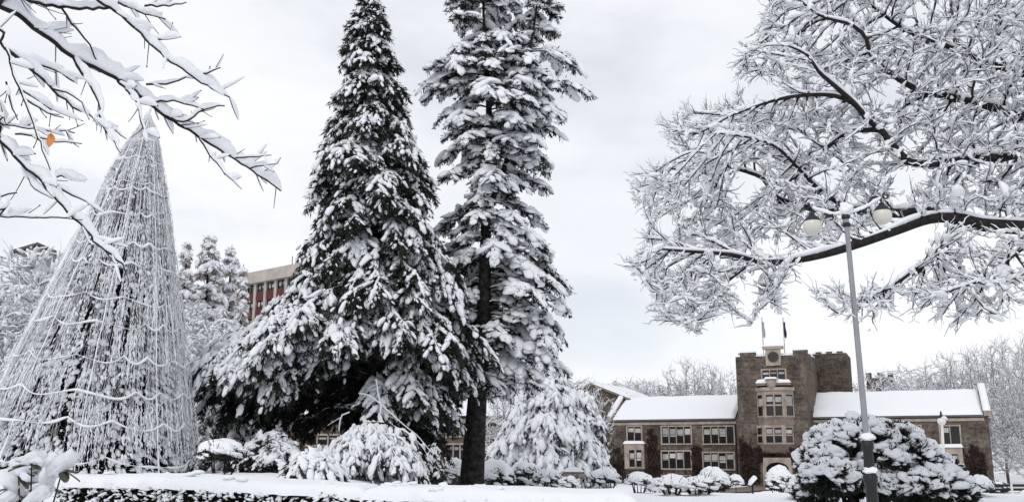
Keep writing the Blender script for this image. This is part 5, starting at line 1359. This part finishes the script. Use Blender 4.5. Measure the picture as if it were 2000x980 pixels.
for sgn, gpx, gpy in ((-1, 1587, 441), (1, 1723.5, 421)):
    c = P(gpx, gpy, YL); R_ = .127; t0 = ax(zt0 + .02)
    g = G(); topc = c + [0, 0, R_ + .11]
    mid = (t0 + topc) / 2 + [0, 0, -.03]
    bar_(g, [t0, t0 + (topc - t0) * .25 + [0, 0, .05], mid + [0, 0, -.03], topc - [sgn * .12, 0, -.02], topc], .019)
    # scrolls
    for (cc, rr_, s0, s1) in ((mid + [-.02 * sgn, 0, -.05], .055, 0, 5.2), (topc + [sgn * .07, 0, .04], .05, 2, 7.4)):
        a = np.linspace(s0, s1, 22); q = np.stack([cc[0] + sgn * rr_ * np.cos(a) * np.linspace(1, .45, 22), np.full(22, cc[1]), cc[2] + rr_ * np.sin(a) * np.linspace(1, .45, 22)], -1); tubes(g, q, np.full(22, .011), 6)
    bar_(g, [topc, c + [0, 0, R_ - .01]], .013)
    am = g.build('arm', 'iron', lm)
    g = G(); lathe(g, [(.0, R_ + .06), (.03, R_ + .055), (.045, R_ + .02), (.075, R_ * .98), (R_ * .86, R_ * .62), (R_ * .9, R_ * .52), (R_ * .8, R_ * .5)], 24, c); g.build('shade_cap', 'iron', am)
    g = G(); th = np.linspace(.5, math.pi, 22); lathe(g, [(R_ * math.sin(t), R_ * math.cos(t)) for t in th], 28, c); g.build('globe', 'globe', am)
    g = G(); q = smooth_path([t0 + [0, 0, .02], mid + [0, 0, .0], topc], .05); n = len(q); hh = .05 + .03 * np.array([mnoise.noise(Vector(p * 6)) for p in q]); tubes(g, q, hh * .6, 8, shift=hh * .55, R2=hh * .6); g.build('arm_snow', 'snow', am)
g = G(); lumps(g, ax(zt0 + .1)[None], np.array([[1, 0, 0.]]), np.array([[.10, .07, .10]]), 3); g.build('top_snow', 'snow', lm)
for z, sz_ in ((zbase + .02, .09), (zbase - .40, .09)):
    g = G(); lumps(g, (ax(z) + [0, -.03, .03])[None], np.array([[1, 0, 0.]]), np.array([[sz_, sz_ * .9, .06]]), 3); g.build('base_snow', 'snow', lm)
# small lamp before the right wing
Y_ = 46.0; b = P(1846, 950, Y_); b[2] = tz(b[0], b[1]); c = P(1839, 822, Y_)
l2 = thing('street_lamp', 'small white lamp post with one snow-capped globe before the right wing window', 'street lamp', b)
g = G(); tubes(g, np.array([[b[0], b[1], b[2] - .1], [b[0] * .5 + c[0] * .5, b[1], (b[2] + c[2]) / 2], [c[0], b[1], c[2] - .16]]), np.array([.085, .07, .06]), 10); g.build('pole', 'lantern', l2)
g = G(); th = np.linspace(.05, 3.0, 14); lathe(g, [(.19 * math.sin(t), .19 * math.cos(t)) for t in th], 16, (c[0], b[1], c[2])); g.build('globe', 'lantern', l2)
g = G(); lathe(g, [(.13, .15), (.11, .25), (.05, .3), (.045, .4), (0, .5)], 12, (c[0], b[1], c[2])); g.build('finial', 'iron', l2)
g = G(); lumps(g, np.array([[c[0] + .1, b[1] - .06, c[2] + .14]]), np.array([[1, 0, -.4]]), np.array([[.18, .14, .1]]), 2); g.build('snow', 'snow', l2)

# ------------------------------------------------------------------ stone pillar, board, rail
Y_ = 34.5; b = P(1119, 962, Y_); b[2] = tz(b[0], b[1]); zt = P(1119, 921, Y_)[2]; hw = 21 / ppm(Y_)
sp_ = thing('stone_pillar', 'square beige stone pillar under a pyramid of snow among the small shrubs', 'pillar', b)
g = G(); box(g, b[0] - hw * .8, b[0] + hw * .8, b[1] - hw * .8, b[1] + hw * .8, b[2] - .2, zt - .18); g.build('shaft', 'trim', sp_, smooth=False)
g = G(); box(g, b[0] - hw, b[0] + hw, b[1] - hw, b[1] + hw, zt - .177, zt - .05); box(g, b[0] - hw * .9, b[0] + hw * .9, b[1] - hw * .9, b[1] + hw * .9, zt - .048, zt); g.build('cap', 'trim', sp_, smooth=False)
g = G(); m = 12; uu, vv_ = np.meshgrid(np.linspace(-1, 1, m), np.linspace(-1, 1, m)); rr_ = np.maximum(abs(uu), abs(vv_)); zz = zt + .01 + .17 * (1 - rr_) + .03 * (1 - rr_ ** 8)
i = np.arange(m * m).reshape(m, m); fq = np.stack([i[:-1, :-1], i[:-1, 1:], i[1:, 1:], i[1:, :-1]], -1).reshape(-1, 4)
g.add(np.stack([b[0] + uu * hw * 1.08, b[1] + vv_ * hw * 1.08, zz], -1).reshape(-1, 3), fq); g.build('cap_snow', 'snow', sp_)
g = G(); tubes(g, np.array([[b[0], b[1], zt + .1], [b[0] + .01, b[1], zt + .7]]), np.array([.06, .03]), 8); g.build('finial', 'snow', sp_)

Y_ = 52.0; b = P(1470, 962, Y_); b[2] = tz(b[0], b[1])
sg = thing('notice_board', 'dark slanted board on a post with a slab of snow, beside the tower door', 'board', b)
a0_, a1_ = P(1463, 945, Y_), P(1476, 931, Y_)
g = G(); q = np.array([[a0_[0], Y_ - .35, a0_[2] - .05], [a1_[0], Y_ - .35, a1_[2] - .05], [a1_[0], Y_ + .35, a1_[2] - .02], [a0_[0], Y_ + .35, a0_[2] - .02]]); prism(g, None, q - [0, 0, .06], q); g.build('panel', 'door', sg, smooth=False)
g = G(); snow_slab(g, q + [0, 0, .004], .16, 8, 8, 2, edge=.12); g.build('panel_snow', 'snow', sg)
g = G(); tubes(g, np.array([[b[0], Y_, b[2] - .1], [(a0_[0] + a1_[0]) / 2, Y_, (a0_[2] + a1_[2]) / 2 - .08]]), np.array([.06, .05]), 8); g.build('post', 'iron', sg)

Y_ = 40.0; x0, x1 = P(1940, 950, Y_)[0], P(2120, 950, Y_)[0]; zg = tz((x0 + x1) / 2, Y_)
rl = thing('railing', 'dark low railing with a pale post in the bottom right corner', 'railing', (x0, Y_, zg))
for zpy in (947, 955):
    g = G(); z = P(CX, zpy, Y_)[2]; tubes(g, np.array([[x0, Y_, z], [x1, Y_, z]]), np.array([.05, .05]), 8); g.build('rail', 'iron', rl)
g = G(); z1_ = P(CX, 961, Y_)[2]; box(g, x0, x1, Y_ - .1, Y_ + .1, zg - .4, z1_); g.build('low_wall', 'door', rl, smooth=False)
g = G(); snow_slab(g, [(x0 + 1.0, Y_ - .14, z1_ + .004), (x1, Y_ - .14, z1_ + .004), (x1, Y_ + .14, z1_ + .004), (x0 + 1.0, Y_ + .14, z1_ + .004)], .1, 20, 5, 3, edge=.08); g.build('wall_snow', 'snow', rl)
for px in (1973, 2060):
    g = G(); x = P(px, 950, Y_)[0]; tubes(g, np.array([[x, Y_ - .16, zg - .3], [x - .03, Y_ - .16, P(CX, 944, Y_)[2]]]), np.array([.05, .045]), 8); g.build('post', 'lantern', rl)

# ------------------------------------------------------------------ hedges
def hedge(label, px0, px1, Yf, depth, z0l, z0r, bottom=.25):
    xa_, xb_ = P(px0, 950, Yf)[0], P(px1, 950, Yf)[0]
    t = thing('hedge', label, 'hedge', ((xa_ + xb_) / 2, Yf + depth / 2, tz((xa_ + xb_) / 2, Yf)), 'low clipped hedges along the front')
    Lx = xb_ - xa_
    zt_ = lambda x: z0l + (z0r - z0l) * (x - xa_) / Lx
    g = G(); n = int(5200 * Lx)
    face = rng.random(n); x = rng.uniform(xa_, xb_, n); y = np.where(face < .75, Yf + np.abs(rng.normal(0, .06, n)), rng.uniform(Yf, Yf + depth, n)); ztop = zt_(x)
    z = np.where(face < .75, ztop - rng.uniform(.02, .62, n) , ztop - .02 - np.abs(rng.normal(0, .03, n)))
    d = np.stack([rng.normal(0, .6, n), np.where(face < .75, -1, rng.normal(0, .5, n)), rng.normal(.3, .6, n)], -1)
    blades(g, np.stack([x, y, z], -1), d, rng.uniform(.035, .065, n), rng.uniform(.018, .032, n)); g.build('leaves', 'leaf', t)
    g = G()
    v = [(xa_ + .06, Yf + .09, bottom), (xb_ - .06, Yf + .09, bottom), (xb_ - .06, Yf + depth - .05, bottom), (xa_ + .06, Yf + depth - .05, bottom)]
    b_ = [(p[0], p[1], zt_(p[0]) - .05) for p in v]; prism(g, None, v, b_)
    for _ in range(int(40 * Lx)):
        xx = rng.uniform(xa_, xb_); q = np.array([[xx, Yf + .08, bottom], [xx + rng.normal(0, .05), Yf + .04, bottom + .5], [xx + rng.normal(0, .1), Yf + .01, zt_(xx) - .03]]); tubes(g, q, np.array([.006, .005, .003]), 4)
    g.build('inner_branches', 'twig', t, smooth=False)
    gs = G(); ov = .05
    nu, nv = max(30, int(Lx * 26)), 22
    uu, vv2 = np.meshgrid(np.linspace(0, 1, nu), np.linspace(0, 1, nv)); X_ = xa_ - .05 + uu * (Lx + .1)
    front = np.array([ov + .05 * mnoise.noise(Vector((x_ * 3, 1, px0))) + .035 * mnoise.noise(Vector((x_ * 9, 2, px0))) for x_ in X_[0]])
    Yq = Yf - front[None] + vv2 ** 1.6 * (depth + front[None] + .05)
    dd = np.minimum(np.minimum((Yq - (Yf - front[None])), (Yf + depth + .05 - Yq)), np.minimum(uu, 1 - uu) * (Lx + .1)); e = .13
    pr = np.sqrt(np.clip(1 - (1 - np.clip(dd / e, 0, 1)) ** 2, 0, 1))
    nzs = np.array([mnoise.noise(Vector((a * 1.1, b2 * 1.1, px0))) + .4 * mnoise.noise(Vector((a * 4, b2 * 4, px0))) for a, b2 in zip(X_.ravel(), Yq.ravel())]).reshape(X_.shape)
    Zt = zt_(X_) - .03 + .105 * pr * (1 + .3 * nzs)
    low = np.array([.0 + .05 * max(0, mnoise.noise(Vector((x_ * 6, 7, px0)))) for x_ in X_[0]])
    Zt[0] -= low
    i = np.arange(nu * nv).reshape(nv, nu); f = np.stack([i[:-1, :-1], i[:-1, 1:], i[1:, 1:], i[1:, :-1]], -1).reshape(-1, 4)
    gs.add(np.stack([X_, Yq, Zt], -1).reshape(-1, 3), f)
    n = int(430 * Lx); x = rng.uniform(xa_, xb_, n); q = np.stack([x, Yf - .03 + rng.normal(0, .015, n), zt_(x) - rng.uniform(.02, .5, n)], -1)
    lumps(gs, q, np.stack([rng.normal(0, 1, n), rng.normal(-.3, .3, n), rng.normal(-.3, .4, n)], -1), rng.uniform(.5, 1.6, (n, 1)) * np.array([[.027, .016, .010]]), 1)
    n = int(7 * Lx); x = rng.uniform(xa_, xb_, n); y = rng.uniform(Yf, Yf + depth * .9, n)
    lumps(gs, np.stack([x, y, zt_(x) + .07 + rng.normal(0, .012, n)], -1), unit(n) * [1, 1, .1], np.clip(np.exp(rng.normal(-.1, .4, (n, 1))), .4, 1.4) * np.array([[.06, .045, .022]]), 2)
    gs.build('snow', 'snow_near', t)
hedge('snow-capped hedge at the left end of the front row, below the string tree', 112, 330, 9.4, 1.2, 1.345, 1.335)
hedge('longest snow-capped hedge of the front row, below the broad cedar', 322, 712, 8.3, 1.0, 1.37, 1.285)
hedge('snow-capped hedge at the right end of the front row, before the thick trunk', 716, 1236, 8.1, 1.0, 1.285, 1.235)
# snow bank left of the hedges
g = G(); lumps(g, np.array([[-5.55, 9.5, .75]]), np.array([[1, 0, 0.]]), np.array([[.85, 1.0, .48]]), 3)
o = g.build('snow_bank', 'snow_ground'); o['kind'] = 'structure'

# ------------------------------------------------------------------ the broad-leaved shrub in the bottom left corner
Yb = 7.2; b = P(70, 1040, Yb); b[2] = tz(b[0], b[1])
br_ = thing('broadleaf_shrub', 'near broad-leaved shrub with big dollops of snow in the bottom left corner', 'shrub', b)
g = G(); gl = G(); gs = G()
tips = [(36, 912), (62, 893), (88, 906), (122, 906), (20, 940), (60, 930), (92, 938), (40, 962), (74, 966), (12, 972)]
for k, (px, py) in enumerate(tips):
    e = P(px, py + 10, Yb + rng.uniform(-.25, .25)); m_ = (b + e) / 2 + np.array([rng.normal(0, .05), 0, .08]); q = smooth_path([b, m_, e], .06); tubes(g, q, np.linspace(.012, .005, len(q)), 6)
    for j in range(3):
        a = rng.uniform(0, 6.28); d = np.array([math.cos(a), math.sin(a) * .7 - .2, rng.uniform(-.6, .25)]); d /= np.linalg.norm(d); ln = rng.uniform(.11, .18); sd = nrm(np.cross(d, [0, 0, 1.0])); n = 8; vv = []
        for i in range(n + 1):
            t = i / n; wd = .036 * math.sin(math.pi * min(1, t * .97 + .02)) ** .7
            for s in (-1, 0, 1): vv.append(e + d * ln * t + sd * s * wd + np.array([0, 0, -.012 * abs(s) - .05 * t * t * .6]))
        gl.add(vv, [(i * 3 + s, i * 3 + s + 1, i * 3 + s + 4, i * 3 + s + 3) for i in range(n) for s in (0, 1)])
        if rng.random() < .3: lumps(gs, (e + d * ln * .45 + [0, 0, .015])[None], d[None], np.array([[ln * .55, .034, .03]]) * rng.uniform(.8, 1.25), 3)
    s = rng.uniform(.06, .095); lumps(gs, (e + [0, .01, s * .35])[None], np.array([[rng.normal(), 0, rng.normal() * .5]]), np.array([[s * 1.3, s, s * .8]]), 3)
g.build('stems', 'twig', br_); gl.build('leaves', 'bigleaf', br_); gs.build('snow', 'snow', br_)
